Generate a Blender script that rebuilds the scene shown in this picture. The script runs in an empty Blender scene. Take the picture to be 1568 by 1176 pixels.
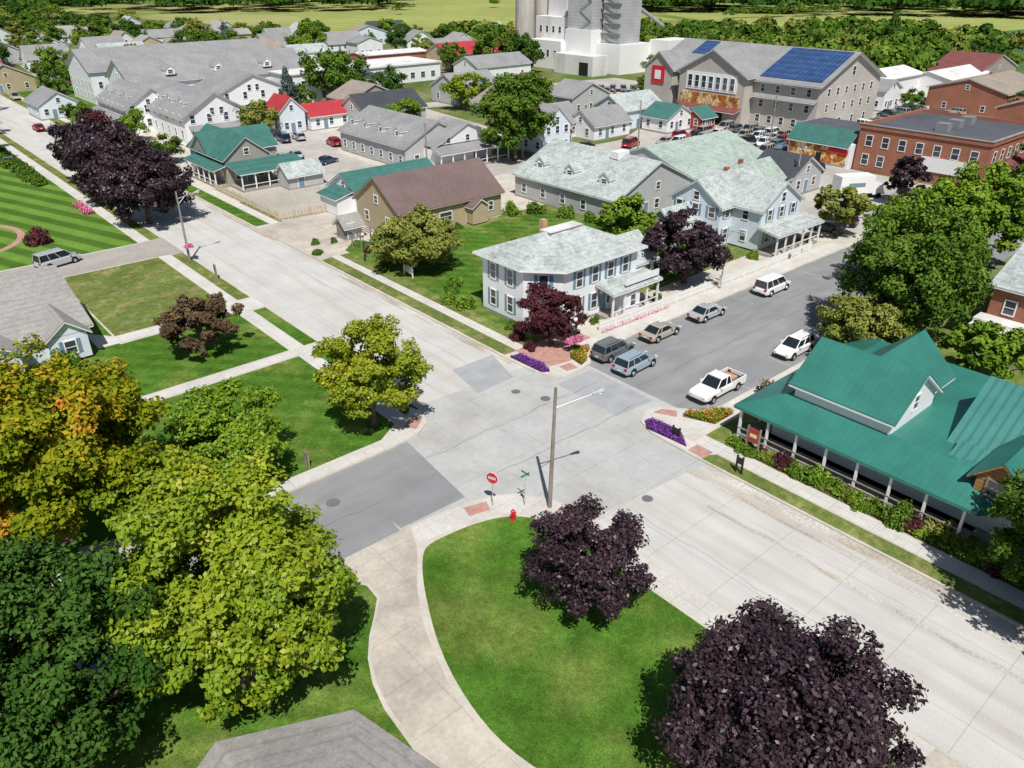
import bpy, math, random
import numpy as np
from mathutils import Vector, Matrix
rng=random.Random(11); nr=np.random.default_rng(11)
sc=bpy.context.scene; COL=sc.collection
sc.view_settings.view_transform='Standard'; sc.view_settings.look='None'; sc.view_settings.exposure=0
# ------------------------------------------------------------ materials
def newmat(name):
    m=bpy.data.materials.new(name); m.use_nodes=True
    nt=m.node_tree; b=nt.nodes['Principled BSDF']; return m,nt,b
def N(nt,t,**k):
    n=nt.nodes.new(t)
    for a,v in k.items(): setattr(n,a,v)
    return n
def mth(nt,op,a,b=None,c=None):
    n=N(nt,'ShaderNodeMath',operation=op)
    for i,v in enumerate((a,b,c)):
        if v is None: continue
        if isinstance(v,(int,float)): n.inputs[i].default_value=v
        else: nt.links.new(v,n.inputs[i])
    return n.outputs[0]
def todiffuse(nt,b,cs,nrm=None):
    d=N(nt,'ShaderNodeBsdfDiffuse'); nt.links.new(cs,d.inputs[0])
    if nrm is not None: nt.links.new(nrm,d.inputs['Normal'])
    nt.links.new(d.outputs[0],nt.nodes['Material Output'].inputs[0]); nt.nodes.remove(b)
def surf(name,color,rough=.7,metal=0.,layers=((.6,.12),(6,.12)),joints=(),stripes=(),color2=None,c2scale=.15,c2lo=.45,c2hi=.6,c2vec=None,bump=0,spec=.3):
    """colour * noise layers * joint lines * stripes, all in world metres"""
    m,nt,b=newmat(name)
    geo=N(nt,'ShaderNodeNewGeometry'); pos=geo.outputs['Position']
    sx=N(nt,'ShaderNodeSeparateXYZ'); nt.links.new(pos,sx.inputs[0])
    f=None
    def mul(v):
        nonlocal f
        f=v if f is None else mth(nt,'MULTIPLY',f,v)
    last=None
    for L in layers:
        scl,amp=L[0],L[1]
        n=N(nt,'ShaderNodeTexNoise'); n.inputs['Scale'].default_value=scl; n.inputs['Detail'].default_value=2
        n.inputs['Roughness'].default_value=.6
        if len(L)>2:
            mp=N(nt,'ShaderNodeMapping'); mp.inputs['Scale'].default_value=L[2]; nt.links.new(pos,mp.inputs[0]); nt.links.new(mp.outputs[0],n.inputs[0])
        else: nt.links.new(pos,n.inputs[0])
        mr=N(nt,'ShaderNodeMapRange'); mr.inputs[1].default_value=.3; mr.inputs[2].default_value=.7
        mr.inputs[3].default_value=1-amp; mr.inputs[4].default_value=1+amp
        nt.links.new(n.outputs['Fac'],mr.inputs[0]); mul(mr.outputs[0]); last=n
    for (ax,per,w,d) in joints:
        fr=mth(nt,'FRACT',mth(nt,'DIVIDE',sx.outputs[ax],per))
        lt=mth(nt,'LESS_THAN',fr,w/per)
        mul(mth(nt,'SUBTRACT',1.0,mth(nt,'MULTIPLY',lt,d)))
    for (dx,dy,per,amp) in stripes:
        dd=mth(nt,'ADD',mth(nt,'MULTIPLY',sx.outputs[0],dx),mth(nt,'MULTIPLY',sx.outputs[1],dy))
        if last is not None: dd=mth(nt,'ADD',dd,mth(nt,'MULTIPLY',last.outputs['Fac'],per*.15))
        s=mth(nt,'SINE',mth(nt,'MULTIPLY',dd,2*math.pi/per))
        s=mth(nt,'MAXIMUM',mth(nt,'MINIMUM',mth(nt,'MULTIPLY',s,2.5),1.),-1.)
        mul(mth(nt,'ADD',1.0,mth(nt,'MULTIPLY',s,amp)))
    if color2 is not None:
        n=N(nt,'ShaderNodeTexNoise'); n.inputs['Scale'].default_value=c2scale; n.inputs['Detail'].default_value=4
        if c2vec:
            mp=N(nt,'ShaderNodeMapping'); mp.inputs['Scale'].default_value=c2vec; nt.links.new(pos,mp.inputs[0]); nt.links.new(mp.outputs[0],n.inputs[0])
        else: nt.links.new(pos,n.inputs[0])
        mr=N(nt,'ShaderNodeMapRange'); mr.inputs[1].default_value=c2lo; mr.inputs[2].default_value=c2hi
        nt.links.new(n.outputs['Fac'],mr.inputs[0])
        mx=N(nt,'ShaderNodeMix',data_type='RGBA'); mx.inputs[6].default_value=(*color,1); mx.inputs[7].default_value=(*color2,1)
        nt.links.new(mr.outputs[0],mx.inputs[0]); cs=mx.outputs[2]
    else:
        rgb=N(nt,'ShaderNodeRGB'); rgb.outputs[0].default_value=(*color,1); cs=rgb.outputs[0]
    if f is not None:
        vm=N(nt,'ShaderNodeVectorMath',operation='SCALE'); nt.links.new(cs,vm.inputs[0]); nt.links.new(f,vm.inputs[3]); cs=vm.outputs[0]
    nrm=None
    if bump and last is not None:
        bp=N(nt,'ShaderNodeBump'); bp.inputs['Strength'].default_value=bump; bp.inputs['Distance'].default_value=.05
        nt.links.new(last.outputs['Fac'],bp.inputs['Height']); nrm=bp.outputs[0]
    if rough>=.8 and metal==0:
        todiffuse(nt,b,cs,nrm); return m
    nt.links.new(cs,b.inputs['Base Color'])
    b.inputs['Roughness'].default_value=rough; b.inputs['Metallic'].default_value=metal
    b.inputs['Specular IOR Level'].default_value=spec
    if nrm is not None: nt.links.new(nrm,b.inputs['Normal'])
    return m
def leafmat(name,cols,rough=.5,trans=0.,glossy=False):
    m,nt,b=newmat(name)
    at=N(nt,'ShaderNodeAttribute',attribute_name='tint')
    cr=N(nt,'ShaderNodeValToRGB')
    els=cr.color_ramp.elements
    while len(els)<len(cols): els.new(.5)
    for i,(p,c) in enumerate(cols): els[i].position=p; els[i].color=(*c,1)
    nt.links.new(at.outputs['Fac'],cr.inputs[0])
    if not glossy and not trans: todiffuse(nt,b,cr.outputs[0]); return m
    out=nt.nodes['Material Output']
    if glossy:
        nt.links.new(cr.outputs[0],b.inputs['Base Color']); b.inputs['Roughness'].default_value=rough; b.inputs['Specular IOR Level'].default_value=.3; first=b.outputs[0]
    else:
        nt.nodes.remove(b); d=N(nt,'ShaderNodeBsdfDiffuse'); nt.links.new(cr.outputs[0],d.inputs[0]); first=d.outputs[0]
    if trans:
        tr=N(nt,'ShaderNodeBsdfTranslucent'); nt.links.new(cr.outputs[0],tr.inputs[0])
        mx=N(nt,'ShaderNodeMixShader'); mx.inputs[0].default_value=trans
        nt.links.new(first,mx.inputs[1]); nt.links.new(tr.outputs[0],mx.inputs[2]); nt.links.new(mx.outputs[0],out.inputs[0])
    return m
def paint(name,c,rough=.35,metal=0,spec=.5):
    return surf(name,c,rough,metal,layers=((3,.04),),spec=spec)

M={}
M['road']=surf('concrete_road',(.52,.51,.485),.85,layers=((.25,.06),(1.2,.05,(1,.12,1)),(9,.06)),joints=((1,4.6,.06,.2),(0,5.62,.06,.18)),color2=(.45,.42,.375),c2scale=.5,c2vec=(1.3,.05,1),c2lo=.5,c2hi=.7)
M['cross']=surf('concrete_intersection',(.435,.438,.43),.85,layers=((.3,.07),(2,.05),(9,.05)),joints=((1,4.6,.06,.18),(0,4.4,.06,.16)),color2=(.39,.38,.355),c2scale=.22,c2lo=.48,c2hi=.7)
M['asph']=surf('asphalt_street',(.245,.25,.255),.9,layers=((.3,.08),(1.5,.05,(.15,1,1)),(14,.1)),color2=(.31,.31,.30),c2scale=.2,c2vec=(.3,1,1),c2lo=.5,c2hi=.7)
M['asphd']=surf('asphalt_patch',(.15,.155,.16),.9,layers=((.5,.1),(14,.1)))
M['patch']=surf('concrete_patch',(.35,.36,.37),.9,layers=((.6,.1),(9,.06)))
M['dirt']=surf('gutter_dirt',(.40,.35,.28),.9,layers=((.5,.18,(1,.3,1)),(5,.2)),color2=(.50,.48,.44),c2scale=.6,c2vec=(1,.25,1),c2lo=.40,c2hi=.55)
M['walk']=surf('concrete_sidewalk',(.55,.53,.495),.85,layers=((.4,.09),(5,.08)),joints=((0,1.5,.04,.22),(1,1.5,.04,.22)))
M['drive']=surf('concrete_driveway',(.46,.42,.36),.85,layers=((.22,.18),(1,.08),(4,.08)),joints=((0,3.1,.05,.2),(1,3.1,.05,.2)))
M['gdrive']=surf('grey_driveway',(.36,.335,.305),.85,layers=((.3,.1),(4,.1)))
M['lot']=surf('parking_lot_concrete',(.43,.405,.37),.9,layers=((.08,.14),(.6,.1),(5,.08)),joints=((0,6,.08,.12),(1,6,.08,.12)))
M['gravel']=surf('gravel_lot',(.41,.38,.33),.95,layers=((.1,.12),(3,.15),(20,.15)))
M['kerb']=surf('kerb_concrete',(.52,.485,.42),.85,layers=((.5,.12),(6,.08)))
M['brickpad']=surf('brick_paving',(.43,.25,.21),.85,layers=((2,.15),(12,.12)))
M['paintline']=surf('white_road_paint',(.42,.42,.41),.85,layers=((3,.3),))
M['lawn']=surf('lawn_grass',(.068,.152,.020),.9,layers=((.13,.2),(.7,.18),(3,.16),(12,.3)),stripes=((.8,.6,2.4,.05),(-.62,.78,2.9,.04)),color2=(.17,.215,.05),c2scale=.17,c2lo=.47,c2hi=.74,bump=.5)
M['lawn2']=surf('lawn_grass_mowed',(.068,.148,.02),.9,layers=((.15,.15),(.8,.14),(3,.16),(12,.3)),stripes=((.75,.66,1.8,.10),),color2=(.165,.20,.05),c2scale=.2,c2lo=.48,c2hi=.75,bump=.5)
M['lawnstripe']=surf('lawn_grass_striped',(.10,.19,.032),.9,layers=((.2,.12),(3,.12),(9,.2)),stripes=((.94,.34,3.4,.30),))
M['verge']=surf('verge_grass',(.13,.17,.045),.9,layers=((.2,.2),(2,.2),(9,.25)),color2=(.24,.225,.095),c2scale=.5,c2lo=.48,c2hi=.7)
M['ground']=surf('town_grass',(.10,.145,.04),.95,layers=((.03,.2),(.4,.2),(3,.2)),color2=(.20,.20,.10),c2scale=.05,c2lo=.45,c2hi=.65)
M['farm']=surf('farmland',(.15,.20,.05),.95,layers=((.006,.18),(.1,.08)),color2=(.28,.29,.11),c2scale=.006,c2lo=.46,c2hi=.56)
M['field1']=surf('crop_field_tan',(.28,.31,.10),.95,layers=((.01,.12),(.1,.1)),stripes=((.9,.3,14,.06),))
M['field2']=surf('crop_field_green',(.07,.15,.055),.95,layers=((.02,.12),(.2,.1)),stripes=((.3,.9,9,.08),))
M['mulch']=surf('mulch_bed',(.12,.08,.05),.95,layers=((2,.2),(15,.3)))
WH=(.76,.77,.785)
M['white']=surf('white_siding',WH,.6,layers=((.5,.04),),joints=((2,.2,.03,.16),))
M['trim']=paint('white_trim',(.78,.78,.77),.5)
M['bluewhite']=surf('blue_white_siding',(.64,.70,.76),.6,layers=((.5,.05),),joints=((2,.2,.03,.16),))
M['tan']=surf('tan_siding',(.43,.355,.235),.8,layers=((.5,.07),),joints=((2,.2,.03,.15),))
M['taupe']=surf('taupe_siding',(.33,.31,.27),.8,layers=((.5,.06),),joints=((2,.2,.03,.15),))
M['merc']=surf('beige_stucco',(.46,.43,.39),.8,layers=((.2,.08),(3,.05)),joints=((2,.25,.03,.1),))
M['grayw']=surf('gray_siding',(.44,.45,.45),.8,layers=((.5,.06),),joints=((2,.2,.03,.15),))
M['redw']=surf('red_siding',(.35,.05,.04),.7,joints=((2,.2,.03,.15),))
M['brick']=surf('red_brick',(.34,.15,.10),.85,layers=((.4,.1),(4,.15),(16,.18)),joints=((2,.09,.018,.15),))
M['log']=surf('log_wood',(.36,.19,.07),.6,layers=((1,.2),(8,.2)),joints=((2,.28,.05,.5),))
M['wood']=surf('weathered_wood',(.27,.235,.195),.8,layers=((1,.15),(6,.2,(1,1,.1))))
M['beigefence']=surf('beige_wood_fence',(.5,.42,.3),.8)
M['conc']=surf('silo_concrete',(.44,.425,.39),.85,layers=((.1,.12),(1,.1,(1,1,.1))),joints=((2,1.5,.06,.12),))
M['corr']=surf('corrugated_steel',(.45,.455,.46),.8,0,layers=((.2,.12),),joints=((2,1.0,.12,.2),(1,1.3,.12,.15)))
M['steel']=surf('grey_steel',(.30,.31,.32),.5,.3)
M['dark']=surf('dark_opening',(.02,.02,.022),.5,layers=((2,.1),))
M['glass']=paint('window_glass',(.035,.045,.06),.08,0,.9)
M['lampmetal']=surf('lamp_metal',(.50,.51,.52),.4,.3)
M['blackmetal']=surf('black_metal',(.03,.03,.032),.45,.3)
M['shutter']=paint('blue_grey_shutter',(.16,.25,.32),.6)
M['found']=surf('stone_foundation',(.30,.28,.25),.9)
def shingle(n,c,a=.12,c2=None): return surf(n,c,.9,layers=((.25,.1),(2.2,a),(7,a)),joints=((2,.22,.04,.14),),color2=c2,c2scale=.8,c2lo=.5,c2hi=.62)
M['rgray']=shingle('gray_shingles',(.27,.27,.275))
M['rgray2']=shingle('weathered_gray_shingles',(.32,.305,.29))
M['rlight']=shingle('light_gray_shingles',(.42,.455,.445),.18,(.33,.37,.36))
M['rseafoam']=shingle('seafoam_shingles',(.35,.42,.375),.15,(.29,.35,.31))
M['rbrown']=shingle('brown_shingles',(.175,.125,.12),.08)
M['rtan']=shingle('tan_shingles',(.30,.26,.22))
M['rdark']=shingle('dark_shingles',(.07,.075,.085))
M['rred']=shingle('red_metal_roof',(.40,.05,.06),.05)
M['rwhite']=surf('white_membrane_roof',(.66,.66,.65),.8,layers=((.1,.09),(1,.06)),color2=(.54,.53,.50),c2scale=.3,c2vec=(1,1,.2),c2lo=.5,c2hi=.7)
M['rflat']=surf('dark_membrane_roof',(.10,.105,.125),.8,layers=((.1,.15),(1,.1)))
M['rmaroon']=surf('maroon_roof',(.19,.075,.07),.8)
GM=(.036,.19,.152)
M['rgx']=surf('green_metal_roof',GM,.42,.1,layers=((.3,.12),(.9,.06)),joints=((0,.46,.05,.16),),spec=.5)
M['rgy']=surf('green_metal_roof_b',GM,.42,.1,layers=((.3,.12),(.9,.06)),joints=((1,.46,.05,.16),),spec=.5)
M['rgl']=surf('green_corrugated_roof',(.07,.25,.22),.35,.15,layers=((.3,.1),(1.5,.06)),joints=((1,.6,.2,.25),),spec=.6)
M['rgd']=surf('dark_green_shingles',(.06,.165,.145),.8,joints=((2,.3,.05,.2),))
M['solar']=surf('solar_panel',(.035,.075,.18),.2,.1,layers=((.5,.2),),joints=((1,1.0,.08,-1.4),(2,.8,.06,-1.0)),spec=.8)
M['mural']=surf('painted_mural',(.40,.15,.04),.8,layers=((.4,.3),(2,.4)),color2=(.62,.48,.25),c2scale=.5,c2lo=.48,c2hi=.54)
M['signred']=paint('sign_red',(.55,.02,.03),.4)
M['signgreen']=paint('sign_green',(.02,.22,.10),.4)
M['orange']=paint('terracotta',(.50,.30,.18),.8)
M['bark']=surf('tree_bark',(.13,.10,.075),.9,layers=((2,.2),(8,.3,(1,1,.2))))
for n,c in dict(c_silver=(.50,.53,.55),c_blue=(.20,.30,.38),c_navy=(.03,.06,.13),c_white=(.8,.8,.8),c_gray=(.17,.19,.20),c_red=(.42,.02,.03),c_black=(.02,.02,.022),c_tan=(.48,.45,.38),c_lblue=(.38,.48,.55),c_green=(.03,.1,.06)).items():
    m,nt,b=newmat('car_paint_'+n[2:]); 
    lw=N(nt,'ShaderNodeTexNoise'); lw.inputs['Scale'].default_value=2
    mr=N(nt,'ShaderNodeMapRange'); mr.inputs[3].default_value=.25; mr.inputs[4].default_value=.36; nt.links.new(lw.outputs[0],mr.inputs[0]); nt.links.new(mr.outputs[0],b.inputs['Roughness'])
    b.inputs['Base Color'].default_value=(*c,1); b.inputs['Metallic'].default_value=.25 if n!='c_white' else 0; b.inputs['Coat Weight'].default_value=.6; b.inputs['Coat Roughness'].default_value=.05
    M[n]=m
M['tire']=paint('tire_rubber',(.02,.02,.02),.8)
M['rim']=paint('wheel_rim',(.45,.45,.46),.3,.6)
M['cglass']=paint('car_glass',(.015,.02,.025),.06,0,.9)
M['tail']=paint('tail_light',(.4,.01,.01),.3)
M['head']=paint('head_light',(.7,.7,.68),.2)
# foliage
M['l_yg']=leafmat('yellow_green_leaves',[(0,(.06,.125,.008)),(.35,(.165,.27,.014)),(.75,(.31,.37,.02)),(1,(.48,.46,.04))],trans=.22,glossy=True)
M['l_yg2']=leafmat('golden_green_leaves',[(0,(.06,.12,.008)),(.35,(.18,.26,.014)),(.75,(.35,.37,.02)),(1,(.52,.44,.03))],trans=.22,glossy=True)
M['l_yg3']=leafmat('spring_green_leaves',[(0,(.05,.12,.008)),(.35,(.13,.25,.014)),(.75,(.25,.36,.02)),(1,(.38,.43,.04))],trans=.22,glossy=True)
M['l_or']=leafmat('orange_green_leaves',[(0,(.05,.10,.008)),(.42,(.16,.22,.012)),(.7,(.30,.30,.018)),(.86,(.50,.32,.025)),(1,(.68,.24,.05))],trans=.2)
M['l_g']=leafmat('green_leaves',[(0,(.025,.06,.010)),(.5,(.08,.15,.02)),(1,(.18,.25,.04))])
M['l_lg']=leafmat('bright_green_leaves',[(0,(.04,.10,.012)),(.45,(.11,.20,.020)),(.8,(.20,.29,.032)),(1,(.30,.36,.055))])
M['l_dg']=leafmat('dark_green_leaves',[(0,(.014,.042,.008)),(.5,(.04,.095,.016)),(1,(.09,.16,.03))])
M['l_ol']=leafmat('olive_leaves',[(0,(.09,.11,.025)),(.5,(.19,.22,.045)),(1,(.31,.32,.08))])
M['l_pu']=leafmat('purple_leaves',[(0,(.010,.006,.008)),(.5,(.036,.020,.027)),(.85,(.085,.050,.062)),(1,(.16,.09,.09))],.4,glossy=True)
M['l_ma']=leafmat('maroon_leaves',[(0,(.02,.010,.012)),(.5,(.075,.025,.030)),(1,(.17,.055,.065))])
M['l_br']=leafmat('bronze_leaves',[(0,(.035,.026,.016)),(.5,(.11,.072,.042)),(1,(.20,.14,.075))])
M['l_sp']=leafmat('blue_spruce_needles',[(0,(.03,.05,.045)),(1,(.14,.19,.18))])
M['f_pu']=leafmat('purple_flowers',[(0,(.03,.06,.015)),(.25,(.09,.03,.15)),(.7,(.19,.05,.32)),(1,(.34,.14,.52))])
M['f_pk']=leafmat('pink_flowers',[(0,(.10,.12,.03)),(.25,(.55,.10,.24)),(1,(.85,.35,.55))])
M['f_mx']=leafmat('mixed_flowers',[(0,(.04,.11,.01)),(.55,(.14,.26,.02)),(.72,(.6,.08,.04)),(.85,(.7,.45,.06)),(1,(.6,.12,.25))])
# ------------------------------------------------------------ mesh kit
class Ob:
    def __init__(s,name,loc=(0,0,0),rot=0.):
        s.name=name; s.loc=Vector(loc); s.rot=rot; s.parts={}
    def add(s,part,mat,vs,fs):
        P=s.parts.setdefault(part,dict(v=[],f=[],mi=[],m=[]))
        if mat not in P['m']: P['m'].append(mat)
        k=P['m'].index(mat); o=len(P['v'])
        P['v']+= [tuple(v) for v in vs]; P['f']+=[tuple(i+o for i in f) for f in fs]; P['mi']+=[k]*len(fs)
    def box(s,part,mat,x0,x1,y0,y1,z0,z1):
        v=[(x0,y0,z0),(x1,y0,z0),(x1,y1,z0),(x0,y1,z0),(x0,y0,z1),(x1,y0,z1),(x1,y1,z1),(x0,y1,z1)]
        s.add(part,mat,v,[(0,3,2,1),(4,5,6,7),(0,1,5,4),(1,2,6,5),(2,3,7,6),(3,0,4,7)])
    def prism(s,part,mat,top,t):
        n=len(top); v=[tuple(p) for p in top]+[(p[0],p[1],p[2]-t) for p in top]
        f=[tuple(range(n)),tuple(range(2*n-1,n-1,-1))]+[(i,i+n,(i+1)%n+n,(i+1)%n) for i in range(n)]
        s.add(part,mat,v,f)
    def frust(s,part,mat,bot,top):
        n=len(bot); v=list(bot)+list(top)
        f=[tuple(range(n,2*n)),tuple(range(n-1,-1,-1))]+[(i,(i+1)%n,(i+1)%n+n,i+n) for i in range(n)]
        s.add(part,mat,v,f)
    def tube(s,part,mat,p0,p1,r0,r1=None,n=8):
        r1=r0 if r1 is None else r1
        p0=Vector(p0);p1=Vector(p1);d=(p1-p0).normalized()
        a=d.orthogonal().normalized(); b=d.cross(a)
        vs=[]
        for p,r in((p0,r0),(p1,r1)):
            for i in range(n):
                t=2*math.pi*i/n; vs.append(p+a*math.cos(t)*r+b*math.sin(t)*r)
        s.add(part,mat,vs,[(i,(i+1)%n,(i+1)%n+n,i+n) for i in range(n)]+[tuple(range(n-1,-1,-1)),tuple(range(n,2*n))])
    def ball(s,part,mat,c,r,sz=1.,n=10):
        vs=[]
        for j in range(1,n//2+1):
            ph=math.pi*j/(n//2+1)
            for i in range(n):
                t=2*math.pi*i/n; vs.append((c[0]+r*math.sin(ph)*math.cos(t),c[1]+r*math.sin(ph)*math.sin(t),c[2]+r*sz*math.cos(ph)))
        k=n//2; vs+=[(c[0],c[1],c[2]+r*sz),(c[0],c[1],c[2]-r*sz)]
        fs=[(j*n+i,(j+1)*n+i,(j+1)*n+(i+1)%n,j*n+(i+1)%n) for j in range(k-1) for i in range(n)]
        fs+=[(k*n,i,(i+1)%n) for i in range(n)]+[(k*n+1,(k-1)*n+(i+1)%n,(k-1)*n+i) for i in range(n)]
        s.add(part,mat,vs,fs)
    def finish(s):
        def mk(P,nm,loc):
            me=bpy.data.meshes.new(nm)
            me.from_pydata([(v[0]-loc.x,v[1]-loc.y,v[2]-loc.z) for v in P['v']],[],P['f'])
            for m in P['m']: me.materials.append(M[m])
            me.polygons.foreach_set('material_index',P['mi']); me.update(); return me
        if len(s.parts)==1:
            A=list(s.parts.values())[0]
            ob=bpy.data.objects.new(s.name,mk(A,s.name,s.loc)); COL.objects.link(ob); ob.location=s.loc; ob.rotation_euler[2]=s.rot; return ob
        e=bpy.data.objects.new(s.name,None); COL.objects.link(e); e.location=s.loc; e.rotation_euler[2]=s.rot; e.empty_display_size=.5
        for k,P in s.parts.items():
            ob=bpy.data.objects.new(k,mk(P,s.name+'_'+k,s.loc)); COL.objects.link(ob); ob.parent=e
        return e
def flat(name,pts,z,mat,t=0.):
    o=Ob(name)
    if t: o.prism('a',mat,[(x,y,z) for x,y in pts],t)
    else: o.add('a',mat,[(x,y,z) for x,y in pts],[tuple(range(len(pts)))])
    ob=o.finish(); me=ob.data
    if me.polygons[0].normal.z<0: me.flip_normals()
    return ob
def rect(x0,x1,y0,y1): return [(x0,y0),(x1,y0),(x1,y1),(x0,y1)]
# ---- building kit
def slab(o,mat,q,t1=.09,t2=.16,fascia='trim'):
    o.prism('roof',mat,[(x,y,z+t1+t2) for x,y,z in q],t1)
    c=[sum(p[i] for p in q)/len(q) for i in range(2)]
    q2=[(x+(c[0]-x)*.004,y+(c[1]-y)*.004,z+t2-.003) for x,y,z in q]
    o.prism('fascia',fascia,q2,t2-.01)
def gable(o,x0,x1,y0,y1,ze,zr,ax,mat,wall,oh=.5,oe=.4,fascia='trim',fill=True):
    if ax=='x':
        ym=(y0+y1)/2; k=(zr-ze)/(ym-y0)
        slab(o,mat,[(x0-oe,y0-oh,ze-k*oh),(x1+oe,y0-oh,ze-k*oh),(x1+oe,ym,zr),(x0-oe,ym,zr)],fascia=fascia)
        slab(o,mat,[(x1+oe,y1+oh,ze-k*oh),(x0-oe,y1+oh,ze-k*oh),(x0-oe,ym,zr),(x1+oe,ym,zr)],fascia=fascia)
        v=[(x0,y0,ze),(x0,y1,ze),(x0,ym,zr-.01),(x1,y0,ze),(x1,y1,ze),(x1,ym,zr-.01)]
    else:
        xm=(x0+x1)/2; k=(zr-ze)/(xm-x0)
        slab(o,mat,[(x0-oh,y1+oe,ze-k*oh),(x0-oh,y0-oe,ze-k*oh),(xm,y0-oe,zr),(xm,y1+oe,zr)],fascia=fascia)
        slab(o,mat,[(x1+oh,y0-oe,ze-k*oh),(x1+oh,y1+oe,ze-k*oh),(xm,y1+oe,zr),(xm,y0-oe,zr)],fascia=fascia)
        v=[(x0,y0,ze),(x1,y0,ze),(xm,y0,zr-.01),(x0,y1,ze),(x1,y1,ze),(xm,y1,zr-.01)]
    if fill: o.add('gable_walls',wall,v,[(0,1,2),(3,5,4),(0,2,5,3),(1,4,5,2)])
def hip(o,poly,ze,zr,inset,mat,oh=.55,fascia='trim'):
    xs=[p[0] for p in poly]; ys=[p[1] for p in poly]; hx=(max(xs)-min(xs))/2; hy=(max(ys)-min(ys))/2
    mx=(max(xs)+min(xs))/2; my=(max(ys)+min(ys))/2
    B=[(mx+(x-mx)*(hx+oh)/hx,my+(y-my)*(hy+oh)/hy) for x,y in poly]
    T=[(mx+(x-mx)*max(.01,(hx-inset)/hx),my+(y-my)*max(.01,(hy-inset)/hy)) for x,y in poly]
    o.frust('roof',mat,[(x,y,ze+.2) for x,y in B],[(x,y,zr) for x,y in T])
    o.prism('fascia',fascia,[(x,y,ze+.197) for x,y in B],.24)
def win(o,face,pos,u,z,w,h,frame='trim',mull=True,shut=None):
    sgn=-1 if face in'WS' else 1
    def bx(part,mat,u0,u1,z0,z1,d0,d1):
        a,b=sorted((pos+sgn*d0,pos+sgn*d1))
        if face in 'WE': o.box(part,mat,a,b,u0,u1,z0,z1)
        else: o.box(part,mat,u0,u1,a,b,z0,z1)
    bx('windows','glass',u-w/2,u+w/2,z,z+h,-.05,.03)
    f=.11
    bx('window_trim',frame,u-w/2-f,u-w/2,z-f,z+h+f,-.05,.08); bx('window_trim',frame,u+w/2,u+w/2+f,z-f,z+h+f,-.05,.08)
    bx('window_trim',frame,u-w/2,u+w/2,z-f,z,-.05,.09); bx('window_trim',frame,u-w/2,u+w/2,z+h,z+h+f,-.05,.09)
    if mull: bx('window_trim',frame,u-w/2,u+w/2,z+h/2-.03,z+h/2+.03,-.04,.06)
    if shut:
        bx('shutters',shut,u-w/2-f-.34,u-w/2-f-.02,z-f,z+h+f,-.02,.05); bx('shutters',shut,u+w/2+f+.02,u+w/2+f+.34,z-f,z+h+f,-.02,.05)
def wins(o,face,pos,u0,u1,n,z,w=.95,h=1.5,**k):
    for i in range(n): win(o,face,pos,u0+(u1-u0)*(i+.5)/n,z,w,h,**k)
def door(o,face,pos,u,w=1.,h=2.1,mat='shutter',z=.3):
    sgn=-1 if face in'WS' else 1
    a,b=sorted((pos-sgn*.05,pos+sgn*.06)); a2,b2=sorted((pos-sgn*.05,pos+sgn*.04))
    if face in 'WE':
        o.box('door',mat,a,b,u-w/2,u+w/2,z,z+h); o.box('window_trim','trim',a2,b2,u-w/2-.12,u+w/2+.12,z,z+h+.12)
    else:
        o.box('door',mat,u-w/2,u+w/2,a,b,z,z+h); o.box('window_trim','trim',u-w/2-.12,u+w/2+.12,a2,b2,z,z+h+.12)
def dormer(o,face,pos,u,z,w,h,dep,roof,wall,zr=None):
    zr=zr or w*.42
    if face=='W':
        o.box('dormers',wall,pos,pos+dep,u-w/2,u+w/2,z,z+h)
        gable(o,pos,pos+dep,u-w/2,u+w/2,z+h,z+h+zr,'x',roof,wall,.2,.2); win(o,'W',pos,u,z+h*.3,w*.5,h*.6)
    else:
        o.box('dormers',wall,u-w/2,u+w/2,pos,pos+dep,z,z+h)
        gable(o,u-w/2,u+w/2,pos,pos+dep,z+h,z+h+zr,'y',roof,wall,.2,.2); win(o,'S',pos,u,z+h*.3,w*.5,h*.6)
def porch(o,x0,x1,y0,y1,z,roof,n=4,side='S',rise=.5):
    o.box('porch_deck','found',x0,x1,y0,y1,.0,.45)
    oh=.35
    if side=='S': q=[(x0-oh,y0-oh,z),(x1+oh,y0-oh,z),(x1+oh,y1,z+rise),(x0-oh,y1,z+rise)]
    else: q=[(x0-oh,y1+oh,z),(x0-oh,y0-oh,z),(x1,y0-oh,z+rise),(x1,y1+oh,z+rise)]
    slab(o,roof,q)
    pts=[(x0+(x1-x0)*i/n,y0) for i in range(n+1)] if side=='S' else [(x0,y0+(y1-y0)*i/n) for i in range(n+1)]
    for px,py in pts: o.box('porch_posts','trim',px-.09,px+.09,py-.09,py+.09,.45,z+.1)
    if side=='S': o.box('porch_rail','trim',x0,x1,y0-.04,y0+.04,1.2,1.28)
    else: o.box('porch_rail','trim',x0-.04,x0+.04,y0,y1,1.2,1.28)
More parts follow.
